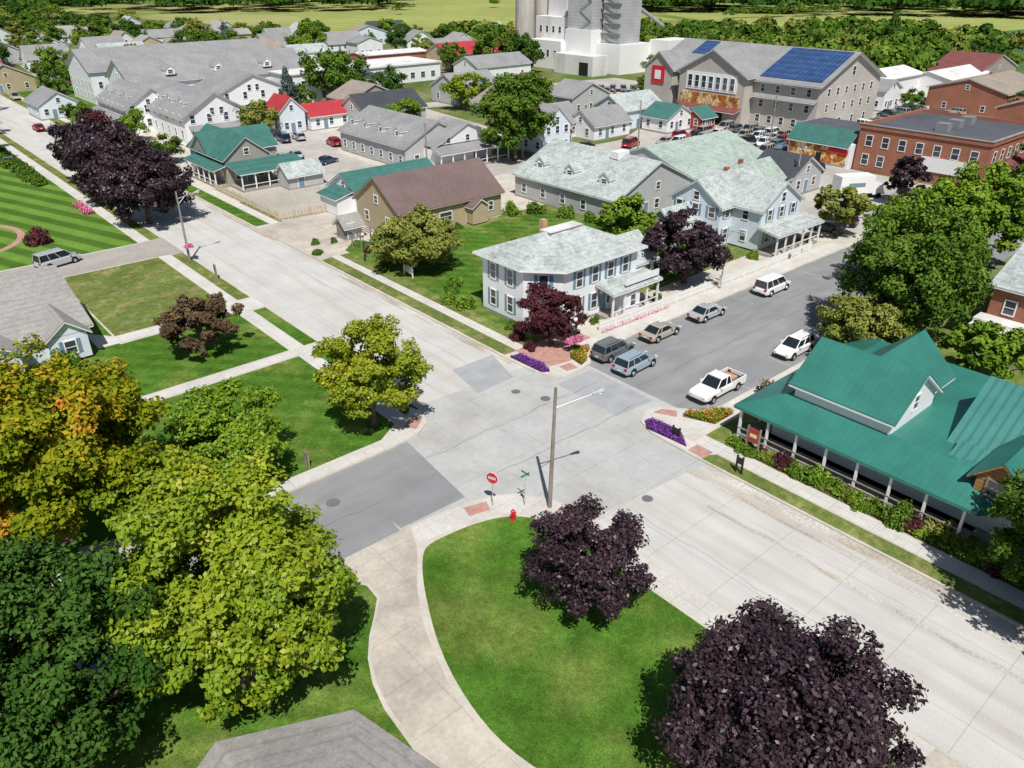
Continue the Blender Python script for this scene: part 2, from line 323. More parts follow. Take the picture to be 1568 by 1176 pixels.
def house(name,x0,x1,y0,y1,h,zr,ax,roof,wall,st=1,nW=3,nS=3,rot=0,finish=True,fascia='trim',shut=None,chim=True,doorS=True):
    o=Ob(name,((x0+x1)/2,(y0+y1)/2,0),rot)
    o.box('foundation','found',x0-.05,x1+.05,y0-.05,y1+.05,0,.35)
    o.box('walls',wall,x0,x1,y0,y1,.35,h)
    gable(o,x0,x1,y0,y1,h,zr,ax,roof,wall,fascia=fascia)
    for s in range(st):
        z=1.15+s*2.8
        if z+1.4>h: continue
        for f,p,a,b,n in(('W',x0,y0,y1,nW),('S',y0,x0,x1,nS),('E',x1,y0,y1,nW),('N',y1,x0,x1,nS)):
            wins(o,f,p,a,b,n,z,.9,1.3,shut=shut)
    if zr-h>1.8:
        if ax=='x': win(o,'W',x0,(y0+y1)/2,h+.3,.8,1.)
        else: win(o,'S',y0,(x0+x1)/2,h+.3,.8,1.)
    if doorS: door(o,'S',y0,x0+(x1-x0)*(.5 if nS%2==0 else .36),1.,2.0)
    if chim:
        cx_,cy_=((x0+x1)/2+.9,(y0+y1)/2+.6); o.box('chimney','brick',cx_-.3,cx_+.3,cy_-.3,cy_+.3,h,zr+.7)
    if finish: o.finish()
    return o
# ------------------------------------------------------------ foliage
def quads(C,Nn,size,tint,jit=.35):
    n=len(C)
    r=nr.normal(size=(n,3)); t=np.cross(Nn,r); t/=np.linalg.norm(t,axis=1,keepdims=True)+1e-9
    b=np.cross(Nn,t)
    s=(size*nr.uniform(1-jit,1+jit,n))[:,None]
    V=np.stack([C+t*s, C+b*s*.62+Nn*s*.12, C-t*s, C-b*s*.62+Nn*s*.12],1).reshape(-1,3)
    F=np.arange(4*n).reshape(-1,4)
    return V,F,tint
def leafmesh(name,V,F,T,mat,extra=None):
    me=bpy.data.meshes.new(name)
    vs=V; nv=len(V); nf=len(F)
    if extra is not None:
        ev,ef,em=extra; ev=np.array(ev,float).reshape(-1,3)
        vs=np.vstack([V,ev])
    me.vertices.add(len(vs)); me.vertices.foreach_set('co',vs.ravel())
    loops=[F.ravel()]; starts=[np.arange(nf)*4]; 
    if extra is not None:
        ef=np.array(ef)+nv; loops.append(ef.ravel()); starts.append(nf*4+np.arange(len(ef))*4)
    L=np.concatenate(loops); S=np.concatenate(starts)
    me.loops.add(len(L)); me.loops.foreach_set('vertex_index',L.astype(np.int32))
    me.polygons.add(len(S)); me.polygons.foreach_set('loop_start',S.astype(np.int32)); 
    me.materials.append(M[mat]); 
    mi=np.zeros(len(S),np.int32)
    if extra is not None: me.materials.append(M[em]); mi[nf:]=1
    me.polygons.foreach_set('material_index',mi)
    me.update(calc_edges=True)
    a=me.attributes.new('tint','FLOAT','FACE'); tt=np.zeros(len(S),np.float32); tt[:nf]=T; a.data.foreach_set('value',tt)
    return me
def tubes(segs,n=7):
    vs=[];fs=[]
    for p0,p1,r0,r1 in segs:
        p0=Vector(p0);p1=Vector(p1);d=(p1-p0).normalized();a=d.orthogonal().normalized();b=d.cross(a);o=len(vs)
        for p,r in((p0,r0),(p1,r1)):
            for i in range(n):
                t=2*math.pi*i/n; v=p+a*math.cos(t)*r+b*math.sin(t)*r; vs.append(tuple(v))
        fs+=[(o+i,o+(i+1)%n,o+(i+1)%n+n,o+i+n) for i in range(n)]
    return vs,fs
def treemesh(name,R,H,base,mat,nc=90,nl=20000,ls=.17,cone=0.,rc=.2,tr=None,rag=.16,patch=None,full=1.):
    """R crown radius, H total height, base = crown bottom height. boughs -> twig clumps -> leaves"""
    hz=(H-base)/2; cz=base+hz
    ld=nr.normal(size=(12,3)); ld/=np.linalg.norm(ld,axis=1,keepdims=True); la=nr.uniform(-rag,rag,12)
    nb=max(14,int(nc*.3*full))
    i=np.arange(nb)+.5; zz=1-1.72*i/nb; ph=i*2.39996+nr.uniform(0,6)
    d=np.stack([np.sqrt(np.clip(1-zz**2,0,1))*np.cos(ph),np.sqrt(np.clip(1-zz**2,0,1))*np.sin(ph),zz],1)+nr.normal(size=(nb,3))*.12
    d/=np.linalg.norm(d,axis=1,keepdims=True)
    irr=1+(np.clip(d@ld.T,0,1)**3)@la
    Bc=d*(nr.uniform(.64,.92,nb)*irr)[:,None]
    ni=nb//3; Bc=np.vstack([Bc,Bc[nr.integers(0,nb,ni)]*nr.uniform(.35,.75,ni)[:,None]]); nb+=ni
    bt=nr.uniform(0,1,nb); br=nr.uniform(.75,1.35,nb)
    m=nc*3
    bi=nr.integers(0,nb,m)
    od=nr.normal(size=(m,3)); od/=np.linalg.norm(od,axis=1,keepdims=True)
    C=Bc[bi]+od*(nr.uniform(.3,1.2,m)*.2*br[bi])[:,None]; nc=m
    if cone:
        C[:,:2]*=(1-cone*np.clip((C[:,2]+1)/2,0,1))[:,None]*1.25
    else:
        lo=C[:,2]<0; C[lo,:2]*=(1-.2*C[lo,2]**2)[:,None]
    C*=np.array([R,R,hz]); C[:,2]+=cz
    C[:,2]=np.maximum(C[:,2],base*.8+.2)
    cr=R*rc*.56*nr.uniform(.55,1.45,nc)
    ct=np.clip(.55*bt[bi]+.45*nr.uniform(0,1,nc),0,1)
    w=cr**2; w/=w.sum(); idx=nr.choice(nc,nl,p=w)
    o=nr.normal(size=(nl,3)); o/=np.linalg.norm(o,axis=1,keepdims=True)
    rad=nr.uniform(.35,1.3,nl)**.8
    o2=o*rad[:,None]*cr[idx][:,None]; o2[:,2]*=.75
    Pp=C[idx]+o2
    big=Pp-np.array([0,0,cz]); big/=np.linalg.norm(big,axis=1,keepdims=True)+1e-6
    nn=o*.5+big*.35+np.array([0,0,.45])+nr.normal(size=(nl,3))*.55; nn/=np.linalg.norm(nn,axis=1,keepdims=True)
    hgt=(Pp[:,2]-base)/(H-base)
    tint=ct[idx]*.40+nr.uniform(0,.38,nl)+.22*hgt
    if patch is not None:
        for (px,py,pz,pr,pa) in patch:
            dd=np.linalg.norm(C-np.array([px,py,pz]),axis=1); tint+=(pa*np.clip(1.5-dd/pr,0,1))[idx]
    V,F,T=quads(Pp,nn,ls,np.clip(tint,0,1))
    tr=tr or R*.055+.06
    segs=[((0,0,0),(R*.02,0,base*.6+.1),tr*1.25,tr),((R*.02,0,base*.6+.1),(0,R*.02,cz),tr,tr*.5)]
    for k in range(14):
        c=C[nr.integers(nc)]; z0=base*.7+nr.uniform(0,1)*(cz-base*.7)
        segs.append(((0,0,z0),tuple(c),tr*.45,tr*.08))
    ev,ef=tubes(segs)
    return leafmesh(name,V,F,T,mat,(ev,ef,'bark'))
def put(name,me,x,y,z=0,s=1.,rot=None,sz=None):
    ob=bpy.data.objects.new(name,me); COL.objects.link(ob); ob.location=(x,y,z); ob.scale=(s,s,sz or s)
    ob.rotation_euler[2]=rng.uniform(0,6.28) if rot is None else rot; return ob
def tree(name,x,y,R,H,base,mat,rot=None,**k):
    return put(name,treemesh(name,R,H,base,mat,**k),x,y,.1,rot=rot)
_c={}
def bgtree(name,x,y,R,H,mat,z=0,cone=0.):
    key=(mat,rng.randint(0,2),cone>0)
    if key not in _c:
        _c[key]=treemesh('bg_'+mat,5,10,.9,mat,nc=48,nl=3800,ls=.32,rc=.3,cone=cone,rag=.22)
    return put(name,_c[key],x,y,z,R/5,sz=H/10)
_s={}
def shrub(name,x,y,r,h,mat,z=.1):
    key=(mat,rng.randint(0,1))
    if key not in _s:
        n=1500; nc=16
        d=nr.normal(size=(nc,3)); d/=np.linalg.norm(d,axis=1,keepdims=True); d[:,2]=np.abs(d[:,2])
        C=d*nr.uniform(.3,.75,nc)[:,None]; ct=nr.uniform(0,1,nc); idx=nr.integers(0,nc,n)
        o=nr.normal(size=(n,3)); o/=np.linalg.norm(o,axis=1,keepdims=True)
        Pp=C[idx]+o*.32*nr.uniform(.6,1.1,n)[:,None]; Pp[:,2]=np.abs(Pp[:,2])
        nn=o+np.array([0,0,.5])+nr.normal(size=(n,3))*.4; nn/=np.linalg.norm(nn,axis=1,keepdims=True)
        V,F,T=quads(Pp,nn,.085,np.clip(ct[idx]*.4+nr.uniform(0,.6,n),0,1)); _s[key]=leafmesh('shrub_'+mat,V,F,T,mat)
    return put(name,_s[key],x,y,z,r,sz=h)
def inpoly(px,py,poly):
    c=np.zeros(len(px),bool); n=len(poly)
    for i in range(n):
        x0,y0=poly[i]; x1,y1=poly[(i+1)%n]
        if y0==y1: continue
        c^=((y0>py)!=(y1>py))&(px<(x1-x0)*(py-y0)/(y1-y0)+x0)
    return c
def bed(name,poly,mat,n=1500,z=.14,h=.35,ls=.08,mulch=True):
    if mulch: flat('mulch_bed',poly,z,'mulch')
    xs=[p[0] for p in poly]; ys=[p[1] for p in poly]
    px=nr.uniform(min(xs),max(xs),n*4); py=nr.uniform(min(ys),max(ys),n*4); k=inpoly(px,py,poly); px=px[k][:n]; py=py[k][:n]; n=len(px)
    clump=(np.sin(px*2.3+py*1.1)+np.sin(py*3.1-px*1.7)+2)/4
    pz=z+nr.uniform(.05,1,n)*h*(.6+.6*clump)
    nn=np.array([0,0,1.])+nr.normal(size=(n,3))*.6; nn/=np.linalg.norm(nn,axis=1,keepdims=True)
    V,F,T=quads(np.stack([px,py,pz],1),nn,ls,np.clip(nr.uniform(0,.8,n)+.2*clump,0,1))
    ob=bpy.data.objects.new(name,leafmesh(name,V,F,T,mat)); COL.objects.link(ob); return ob
# ------------------------------------------------------------ vehicles
def sect(x,w,zb,zt,r=.12):
    return [(x,-w*.9,zb),(x,-w,zb+r),(x,-w,zt-r*1.3),(x,-w*.9,zt),(x,w*.9,zt),(x,w,zt-r*1.3),(x,w,zb+r),(x,w*.9,zb)]
def loft(o,part,mat,secs):
    vs=[p for s in secs for p in s]; k=len(secs[0]); fs=[]
    for j in range(len(secs)-1):
        for i in range(k): fs.append((j*k+i,j*k+(i+1)%k,(j+1)*k+(i+1)%k,(j+1)*k+i))
    fs+= [tuple(range(k-1,-1,-1)),tuple((len(secs)-1)*k+i for i in range(k))]
    o.add(part,mat,vs,fs)
def car(name,kind,paintm,x,y,head,z=.012):
    o=Ob(name)
    K=dict(suv=(4.75,.93,1.06,1.72,-2.2,1.15,-1.95,.35),sedan=(4.8,.91,.93,1.45,-1.75,1.05,-1.05,.2),van=(5.1,.97,1.1,1.95,-2.45,1.6,-2.35,.75),pickup=(5.9,1.0,1.12,1.88,-.75,1.35,-.6,.6))[kind]
    L,w,belt,H,gb0,gb1,gt0,gt1=K; h=L/2
    if kind=='pickup':
        loft(o,'body',paintm,[sect(-h,w*.95,.5,.8,.05),sect(-h+.05,w,.42,.82,.05),sect(-.8,w,.4,.82,.05)])
        loft(o,'body',paintm,[sect(-.8,w,.4,belt),sect(1.2,w,.4,belt),sect(1.5,w,.4,1.12),sect(2.6,w*.97,.42,1.04),sect(h-.05,w*.9,.5,.95),sect(h,w*.84,.55,.8)])
        for s in(-1,1):
            a,b=sorted((s*(w-.09),s*w)); o.box('bed_side',paintm,-h+.05,-.8,a,b,.8,1.16)
        o.box('tailgate',paintm,-h+.02,-h+.1,-w+.09,w-.09,.8,1.14)
        o.box('bed_floor','dark',-h+.1,-.8,-w+.09,w-.09,.8,.83)
        o.box('bed_load','orange',-2.3,-1.6,-.6,.5,.83,1.05); o.box('bed_load','wood',-1.5,-1.0,-.7,.7,.83,1.15)
    else:
        hood=belt-.06 if kind!='van' else belt-.04
        loft(o,'body',paintm,[sect(-h,w*.82,.45,belt-.28),sect(-h+.08,w*.92,.36,belt-.08),sect(-h+.4,w*.98,.28,belt),sect(-1.,w,.26,belt),sect(.9,w,.26,belt),sect(gb1+.1,w*.985,.26,hood),sect(h-.45,w*.94,.28,belt-.2),sect(h-.1,w*.86,.36,belt-.32),sect(h,w*.76,.42,belt-.42)])
    gw=w*.9; tw=w*.74
    B=[(gb0,-gw,belt-.03),(gb1,-gw*.95,belt-.05),(gb1,gw*.95,belt-.05),(gb0,gw,belt-.03)]
    T=[(gt0,-tw,H-.06),(gt1,-tw*.96,H-.06),(gt1,tw*.96,H-.06),(gt0,tw,H-.06)]
    o.frust('windows','cglass',B,T)
    e=.035
    o.frust('roof_panel',paintm,[(gt0-e,-tw-e,H-.09),(gt1+e,-tw-e,H-.09),(gt1+e,tw+e,H-.09),(gt0-e,tw+e,H-.09)],[(gt0+.12,-tw*.86,H),(gt1-.12,-tw*.84,H),(gt1-.12,tw*.84,H),(gt0+.12,tw*.86,H)])
    if kind=='suv':
        for s in(-1,1): o.tube('roof_rails','dark',(gt0+.2,s*tw*.9,H+.03),(gt1-.3,s*tw*.9,H+.03),.025,.025,5)
    for i in range(4): o.tube('pillars',paintm,B[i],T[i],.055,.045,6)
    for s in(-1,1):
        for f in((.36,.33) if kind=='pickup' else (.62,.58),) + ((( .3,.3),) if kind!='pickup' else ()):
            xb=gb0+(gb1-gb0)*f[0]; xt=gt0+(gt1-gt0)*f[1]
            o.tube('pillars',paintm if f[0]<.4 or kind!='sedan' else 'dark',(xb,s*(gw*.975+.01),belt-.03),(xt,s*(tw+.01),H-.07),.045,.04,6)
        o.box('mirror',paintm,gb1-.55,gb1-.35,*sorted((s*(w-.02),s*(w+.16))),belt,belt+.14)
        a,b=sorted((s*w*.55,s*w*.9)); o.box('headlight','head',h-.14,h-.0,a*.92,b*.9,belt-.42,belt-.3)
        a,b=sorted((s*w*.6,s*w*.93)); o.box('taillight','tail',-h-.01,-h+.12,a*.95,b*.97,belt-.3,belt-.08)
        for wx in(-h*.59,h*.62):
            o.tube('wheel_arch','dark',(wx,s*(w-.1),.40),(wx,s*(w+.006),.40),.44,.43,16)
            o.tube('tire','tire',(wx,s*(w-.22),.34),(wx,s*(w+.02),.34),.345,.335,16)
            o.tube('rim','rim',(wx,s*(w-.0),.34),(wx,s*(w+.035),.34),.22,.2,10)
    o.box('bumper','dark',-h-.03,-h+.1,-w*.78,w*.78,.36,.5); o.box('bumper','dark',h-.08,h+.02,-w*.6,w*.6,.36,.52)
    o.box('licence_plate','trim',-h-.04,-h-.028,-.2,.2,.6,.72)
    e_=o.finish(); e_.location=(x,y,z); e_.rotation_euler[2]=math.radians(head); return e_
# ============================================================ GROUND
flat('ground',rect(-3000,6000,-3000,6000),-.03,'farm')
flat('town_ground',[(-300,-200),(420,-200),(330,90),(300,240),(300,350),(214,400),(180,620),(-60,700),(-300,400)],-.02,'ground')
flat('farm_field',[(218,402),(302,352),(440,340),(700,900),(500,1100)],-.01,'field1')
flat('farm_field',[(450,335),(430,240),(520,120),(900,300),(900,620),(600,600)],-.01,'field1')
flat('farm_field',[(330,150),(322,112),(330,20),(560,40),(520,170),(420,180)],-.006,'field2')
flat('main_road',rect(31.2,42.8,-60,300),0,'road')
flat('side_street',rect(-60,31.3,35.2,44.2),.0,'asph')
flat('side_street',rect(42.7,140,30.8,46),.0,'asph')
flat('road_intersection',[(31.25,28),(42.75,27),(47.6,32.),(47.6,45.),(43,47.6),(31,48.2),(22,44.2),(21,35.3)],.004,'cross')
flat('road_patch',[(21.2,35.6),(26.5,35.5),(27.5,44.1),(20.8,44.1)],.008,'asph')
flat('road_patch',[(36.5,46.5),(40.8,46.8),(42.3,51.5),(37.5,51.5)],.008,'patch')
flat('road_patch',[(42.8,36),(47,35.7),(47.3,43.2),(42.9,43.2)],.008,'patch')
flat('gutter',rect(41.7,42.6,-60,27),.005,'dirt'); flat('gutter',rect(41.9,42.65,49,200),.005,'dirt')
def wavy(name,x,y0,y1,w,z,mat,amp=.12,step=.6,axis='y'):
    L_=[];R_=[];y=y0;ph=rng.uniform(0,9)
    while y<=y1:
        c=x+amp*math.sin(y*.9+ph)+amp*.6*math.sin(y*2.3+ph*2)+rng.uniform(-.03,.03); ww=w*rng.uniform(.6,1.3)
        L_.append((c-ww,y));R_.append((c+ww,y)); y+=step
    o=Ob(name); n=len(L_)
    vs=[(p[0],p[1],z) if axis=='y' else (p[1],p[0],z) for p in L_+R_]
    fs=[(i,i+n,i+n+1,i+1) if axis=='y' else (i,i+1,i+n+1,i+n) for i in range(n-1)]
    o.add('a',mat,vs,fs); ob=o.finish()
wavy('dirt_track',38.6,-20,24,.2,.0085,'dirt',.08); wavy('dirt_track',40.9,4,28,.14,.0085,'dirt',.06)
for x,a,b,ax in((39.4,46,95,'y'),(34.2,12,60,'y'),(41.2,27,46,'x'),(36.2,30,47,'x'),(38.2,48,92,'x'),(41.6,50,80,'x'),(39.0,6,22,'x')):
    wavy('crack_seal_line',x,a,b,.022,.0125,'patch' if ax=='y' else 'asphd',.1,.5,ax)
for q in ((19.2,41.0,.5),(40.3,42.0,.45),(39.2,44.6,.4),(36.0,27,.4)):
    flat('manhole_cover',[(q[0]+q[2]*math.cos(t*.5236),q[1]+q[2]*math.sin(t*.5236)) for t in range(12)],.014,'asphd')
for i in range(7): flat('parking_line',rect(52+6.6*i,52.1+6.6*i,42.4,44.9),.009,'paintline')
for i in range(6): flat('parking_line',rect(55+6.6*i,55.1+6.6*i,31.5,33.9),.009,'paintline')
SW=[(-60,44.1),(26,44.0),(28.6,44.3),(30.2,45.3),(31,47),(31.25,50),(31.3,300),(-60,300)]
S_=[(-60,-60),(31.3,-60),(31.3,28.4),(30.9,31.0),(29.7,33.1),(27.9,34.4),(25.3,35.0),(21,35.3),(-60,35.3)]
NE=[(42.7,300),(42.7,48.5),(42.85,46.2),(43.4,44.5),(44.6,43.7),(46.6,43.6),(48,44.0),(49,45),(50.4,45.5),(98,45.3),(98,300)]
SE=[(42.6,-60),(98,-60),(98,31.2),(50.5,31.3),(48.8,31.8),(47.7,33.2),(46.4,34.7),(44.9,34.9),(43.5,34.1),(42.75,32.3),(42.6,29.)]
for P in(SW,S_,NE,SE): flat('kerb',P,.12,'kerb',.25)
# ---- S block
flat('pavement',[(31.1,-60),(31.1,28.4),(30.7,31.0),(29.5,33.0),(27.8,34.2),(25.3,34.8),(21,35.1),(21.3,33.3),(24.8,33.0),(27.,32.4),(28.4,31.3),(29.1,29.5),(29.3,27),(29.3,-60)],.126,'walk')
def smooth(P,it=2):
    for _ in range(it):
        Q=[]
        for i in range(len(P)):
            a=P[i];b=P[(i+1)%len(P)]; Q+=[(a[0]*.75+b[0]*.25,a[1]*.75+b[1]*.25),(a[0]*.25+b[0]*.75,a[1]*.25+b[1]*.75)]
        P=Q
    return P
# curved driveway as a ribbon of quads between its two edges (left, right)
LE=[(13.0,35.28),(14.6,34.6),(16.0,33.6),(16.8,32.4),(16.7,31.1),(15.8,30.0),(14.8,28.9),(13.9,27.6),(13.2,26.0),(12.8,24.3),(12.6,21.5),(12.8,18),(13.4,13.5),(15,8.5),(18,4.2),(22,1.6),(27,.4),(31.2,.2)]
RE=[(21.7,35.28),(21.5,34.7),(21.2,34.0),(20.8,33.2),(20.3,32.4),(19.6,31.4),(18.8,30.3),(17.9,28.7),(17.1,27),(16.5,25.2),(15.7,22.5),(15.4,19.5),(15.7,16),(17,12.8),(19.4,9.6),(22.4,7.1),(26.6,5.6),(31.2,5.1)]
o=Ob('driveway'); n=len(LE)
o.add('a','drive',[(x,y,.130) for x,y in LE+RE],[(i,i+1,i+1+n,i+n) for i in range(n-1)]); ob=o.finish()
if ob.data.polygons[0].normal.z<0: ob.data.flip_normals()
flat('lawn',smooth([(21.4,32.95),(23,32.9),(24.8,32.7),(26.8,32.1),(28.1,31.1),(28.9,29.4),(29.1,27),(29.1,18),(29.1,8),(29.1,5.7),(27,5.9),(24.2,6.7),(19.9,9.9),(17,13.8),(15.8,17.6),(15.8,21),(16.8,25.3),(19,29.9),(20.5,32.2)],2),.1345,'lawn')
LL=[(x-.25 if i<12 else x-.1,y-(.25 if i>10 else .1)) for i,(x,y) in enumerate(LE)]
flat('lawn',[(-60,35.15),(12.7,35.15)]+LL[1:-1]+[(28,-.2),(28,-60),(-60,-60)],.127,'lawn2')
flat('gravel_path',[(4.5,47.3),(7.6,46.4),(8.5,36),(5,34),(2.6,35.5)],.136,'gravel')
flat('tactile_pad',[(25.6,34.5),(27.2,34.0),(26.8,33.1),(25.3,33.5)],.135,'brickpad')
flat('tactile_pad',[(30.7,30.2),(30.85,28.8),(29.8,28.7),(29.6,30.0)],.139,'brickpad')
# ---- SW block
flat('lawn',[(-60,45.5),(26,45.5),(28.4,47),(28.6,63.1),(-60,63.1)],.126,'lawn2')
flat('lawn',rect(-20,28.0,64.9,76.9),.127,'lawn2')
flat('lawn',rect(16.4,28.0,79.2,100.3),.127,'verge')
flat('lawn',rect(-40,16.2,64.9,100.3),.1265,'lawn2')
flat('lawn',rect(-60,28.0,107.8,180),.127,'lawnstripe')
flat('lawn',rect(-60,28.0,180,300),.127,'lawn2')
flat('verge',rect(29.6,31.0,47.5,63.1),.127,'lawn'); flat('verge',rect(29.6,31.0,64.9,76.3),.127,'lawn'); flat('verge',rect(29.6,31.0,80.2,100),.127,'verge'); flat('verge',rect(29.6,31.0,108,290),.127,'verge')
flat('pavement',rect(28.1,29.5,46.8,295),.131,'walk')
flat('pavement',[(10,45.4),(26,45.4),(28.2,46.9),(29.5,46.9),(30.6,48.3),(30.9,46.9),(30.1,45.5),(28.5,44.5),(26,44.15),(10,44.2)],.130,'walk')
flat('tactile_pad',[(28.4,45.9),(30.0,47.0),(30.4,46.1),(29.,45.0)],.136,'brickpad')
flat('footpath',rect(14.2,31.2,63.3,64.7),.134,'walk')
flat('footpath',[(31.2,76.5),(31.2,80),(28.2,79),(16.5,79),(14.3,81.8),(14.3,77.2),(27,77.2)],.134,'walk')
flat('driveway',[(31.2,100),(31.2,108.2),(27,107.4),(6,107.4),(2,104),(6,98),(15,98.5),(17,100.6),(27.5,100.6)],.135,'gdrive')
flat('brick_path',smooth([(0,113),(13,115),(16.4,118),(18,123),(17,128),(13,132),(0,133.6),(0,133.0),(12.6,131.3),(16.2,127.4),(17.1,123),(15.7,118.7),(12.6,115.9),(0,113.7)],2),.136,'brickpad')
# ---- NE block
flat('lawn',[(43.0,86),(43,50.5),(52,50.5),(52,52),(98,52),(98,86)],.126,'verge')
flat('lawn',[(47.2,98),(47.2,53),(80,53),(80,84),(53,84.5)],.129,'lawn2')
flat('pavement',[(44.6,86),(45.7,86),(45.7,50.6),(44.5,50.6)],.133,'walk')
flat('pavement',[(50.6,45.6),(98,45.5),(98,47.6),(50,47.8)],.134,'walk')
flat('brick_paving',[(44.3,50.6),(52,50.4),(52,47.8),(50,47.7),(49.8,46),(48.9,45.6),(46.6,45.6),(44.6,46)],.131,'brickpad')
flat('pavement',[(44.5,45.7),(46.6,45.5),(48.9,45.5),(48.2,44.3),(46.6,43.8),(44.7,43.9)],.136,'walk')
flat('tactile_pad',[(45.2,45.4),(46.5,45.3),(46.4,44.1),(45.1,44.2)],.141,'brickpad')
flat('driveway',[(42.75,85.5),(42.75,103.2),(46,104),(56,103.5),(57,98),(52.5,92),(47,87)],.138,'drive')
flat('verge',rect(43,45.0,104.5,160),.126,'lawn2'); flat('pavement',rect(45.1,46.4,104.2,290),.132,'walk')
flat('verge',rect(43,45.0,160,290),.126,'verge')
flat('lawn',rect(46.5,50,104.2,118),.1275,'verge')
flat('gravel_lot',[(47,104.2),(62,103.8),(64,110),(60,128),(47.5,128)],.134,'gravel')
flat('parking_lot',[(60,110),(76,108),(76,140),(84,150),(84,164),(56,164),(60,145)],.138,'lot')
flat('lawn',rect(46.5,98,205,300),.127,'lawn2')
flat('kerb',[(98,45.3),(104,45.5),(104,62),(98,62)],.12,'kerb',.25)
flat('parking_lot',[(98,46.5),(98,112),(128,112),(162,128),(162,84),(140,80),(138,45.5)],-.004,'lot')
flat('parking_lot',rect(104,139,30,46.5),-.008,'asph')
flat('parking_lot',[(150,130),(200,130),(200,180),(170,185),(150,170)],-.006,'lot')
flat('parking_lot',[(163,45),(300,45),(280,110),(190,112),(163,86)],-.006,'lot')
flat('street',[(84,105),(98,105),(98,112),(84,118)],.137,'lot')
flat('street',[(42.7,300),(50,300),(60,420),(50,420)],-.005,'road')
flat('street',[(50,262),(300,225),(300,232),(50,270)],-.0045,'lot')
flat('street',[(104,112),(112,112),(150,400),(142,400)],-.0035,'lot')
flat('street',[(98,176),(240,150),(240,156),(98,184)],-.003,'lot')
flat('parking_lot',rect(30,110,270,300),-.0025,'lot')
flat('parking_lot',[(112,236),(170,228),(175,262),(115,270)],-.0015,'lot')
flat('parking_lot',[(60,300),(110,300),(112,345),(64,345)],-.0012,'lot')
# ---- SE block
flat('verge',rect(42.8,44.1,-60,27.5),.126,'verge')
flat('pavement',rect(44.2,45.6,-60,29.3),.134,'walk')
flat('pavement',[(44.2,30.5),(46,29.5),(98,29.4),(98,31.1),(50.4,31.15),(48.6,31.6),(47.4,33),(46.3,34.5),(44.9,34.7),(43.6,33.9),(42.85,32),(42.75,28),(44.2,27)],.130,'walk')
flat('tactile_pad',[(42.9,28.9),(44.1,28.9),(44.1,27.4),(42.9,27.4)],.138,'brickpad')
flat('tactile_pad',[(45.3,34.3),(46.3,34.2),(47,33.2),(46.2,32.5)],.138,'brickpad')
flat('lawn',rect(45.7,98,-60,29.3),.1275,'verge')
bed('purple_flower_bed',[(42.95,33.0),(43.7,33.8),(44.3,33.6),(44.6,32),(44.2,30.4),(43.2,29.2)],'f_pu',2600,.145,.28,.065)
bed('purple_flower_bed',[(43.05,49.8),(44.2,49.6),(44.4,46.6),(43.9,45.2),(43.2,45.6)],'f_pu',2200,.145,.28,.065)
bed('mixed_flower_bed',[(46.6,32.3),(47.4,32.3),(48.6,31.3),(50.0,30.9),(50.2,29.8),(47.6,29.8)],'f_mx',2500,.145,.5,.075)
bed('mixed_flower_bed',[(46.9,44.2),(48.1,44.6),(48.9,45.5),(50.2,46.2),(48.6,47.2),(47.3,46.0)],'f_mx',2500,.145,.5,.075)
bed('flower_border',[(53.5,47.95),(64,47.8),(64,47.5),(53.5,47.6)],'f_pk',420,.14,.35,.07,False)
bed('red_flower_bed',[(26.5,126),(27.9,126),(27.9,133),(26.5,133)],'f_pk',800,.14,.6,.12)
bed('garden_bed',[(45.75,27.5),(47.2,27.5),(47.2,5),(45.75,5)],'l_lg',5200,.14,.45,.10)
# ============================================================ BUILDINGS
o=Ob('white_house',(55,56,0))
fp=[(48.6,60.6),(48.6,54.2),(51.4,51.3),(62.3,51.3),(62.3,60.6)]
o.prism('foundation','found',[(x,y,.45) for x,y in fp],.45)
o.prism('walls','white',[(x,y,6.3) for x,y in fp],5.85)
hip(o,fp,6.3,8.7,4.4,'rlight',.75)
o.box('roof_deck','rwhite',53.2,57.9,55.3,56.8,8.7,8.82)
o.box('chimney','orange',54.0,54.6,57.2,57.8,7.6,9.5)
for z in(1.2,4.1):
    wins(o,'W',48.6,54.8,60.2,2,z,.8,1.6,shut='shutter'); wins(o,'S',51.3,52.4,61.6,4,z,.8,1.6,shut='shutter')
    wins(o,'N',60.6,49,62,4,z,.85,1.65); wins(o,'E',62.3,52,60,3,z,.85,1.65)
    for t in(.5,):
        cx_=48.6+2.8*t; cy_=54.2-2.9*t; n=Vector((-.72,-.695,0)); u=Vector((.695,-.72,0)); c=Vector((cx_,cy_,z+.82))
        for (hw,hh,d,m,p) in((.95,.85,.04,'shutter','shutters'),(.56,.95,.06,'trim','window_trim'),(.42,.82,.09,'glass','windows')):
            pts=[c+u*a*hw+Vector((0,0,1))*b*hh+n*d for a,b in((-1,-1),(1,-1),(1,1),(-1,1))]; pb=[p_-n*.12 for p_ in pts]
            o.add(p,m,pts+pb,[(0,1,2,3),(7,6,5,4),(0,4,5,1),(1,5,6,2),(2,6,7,3),(3,7,4,0)])
porch(o,56.2,63.2,48.9,51.3,3.1,'rlight',4,'S')
o.box('balcony_rail','trim',58,63.2,48.9,48.98,3.7,4.4)
o.box('walls','white',58.2,60.4,48.95,51.3,.45,3.0)
win(o,'S',48.95,59.3,1.2,.8,1.3); door(o,'S',51.3,57.2,1,2.1)
o.box('kitchen_wing','white',62.3,68,53.5,59.5,.4,3.4); gable(o,62.3,68,53.5,59.5,3.4,5.6,'x','rlight','white'); wins(o,'S',53.5,62.6,67.8,3,1.2)
o.finish()
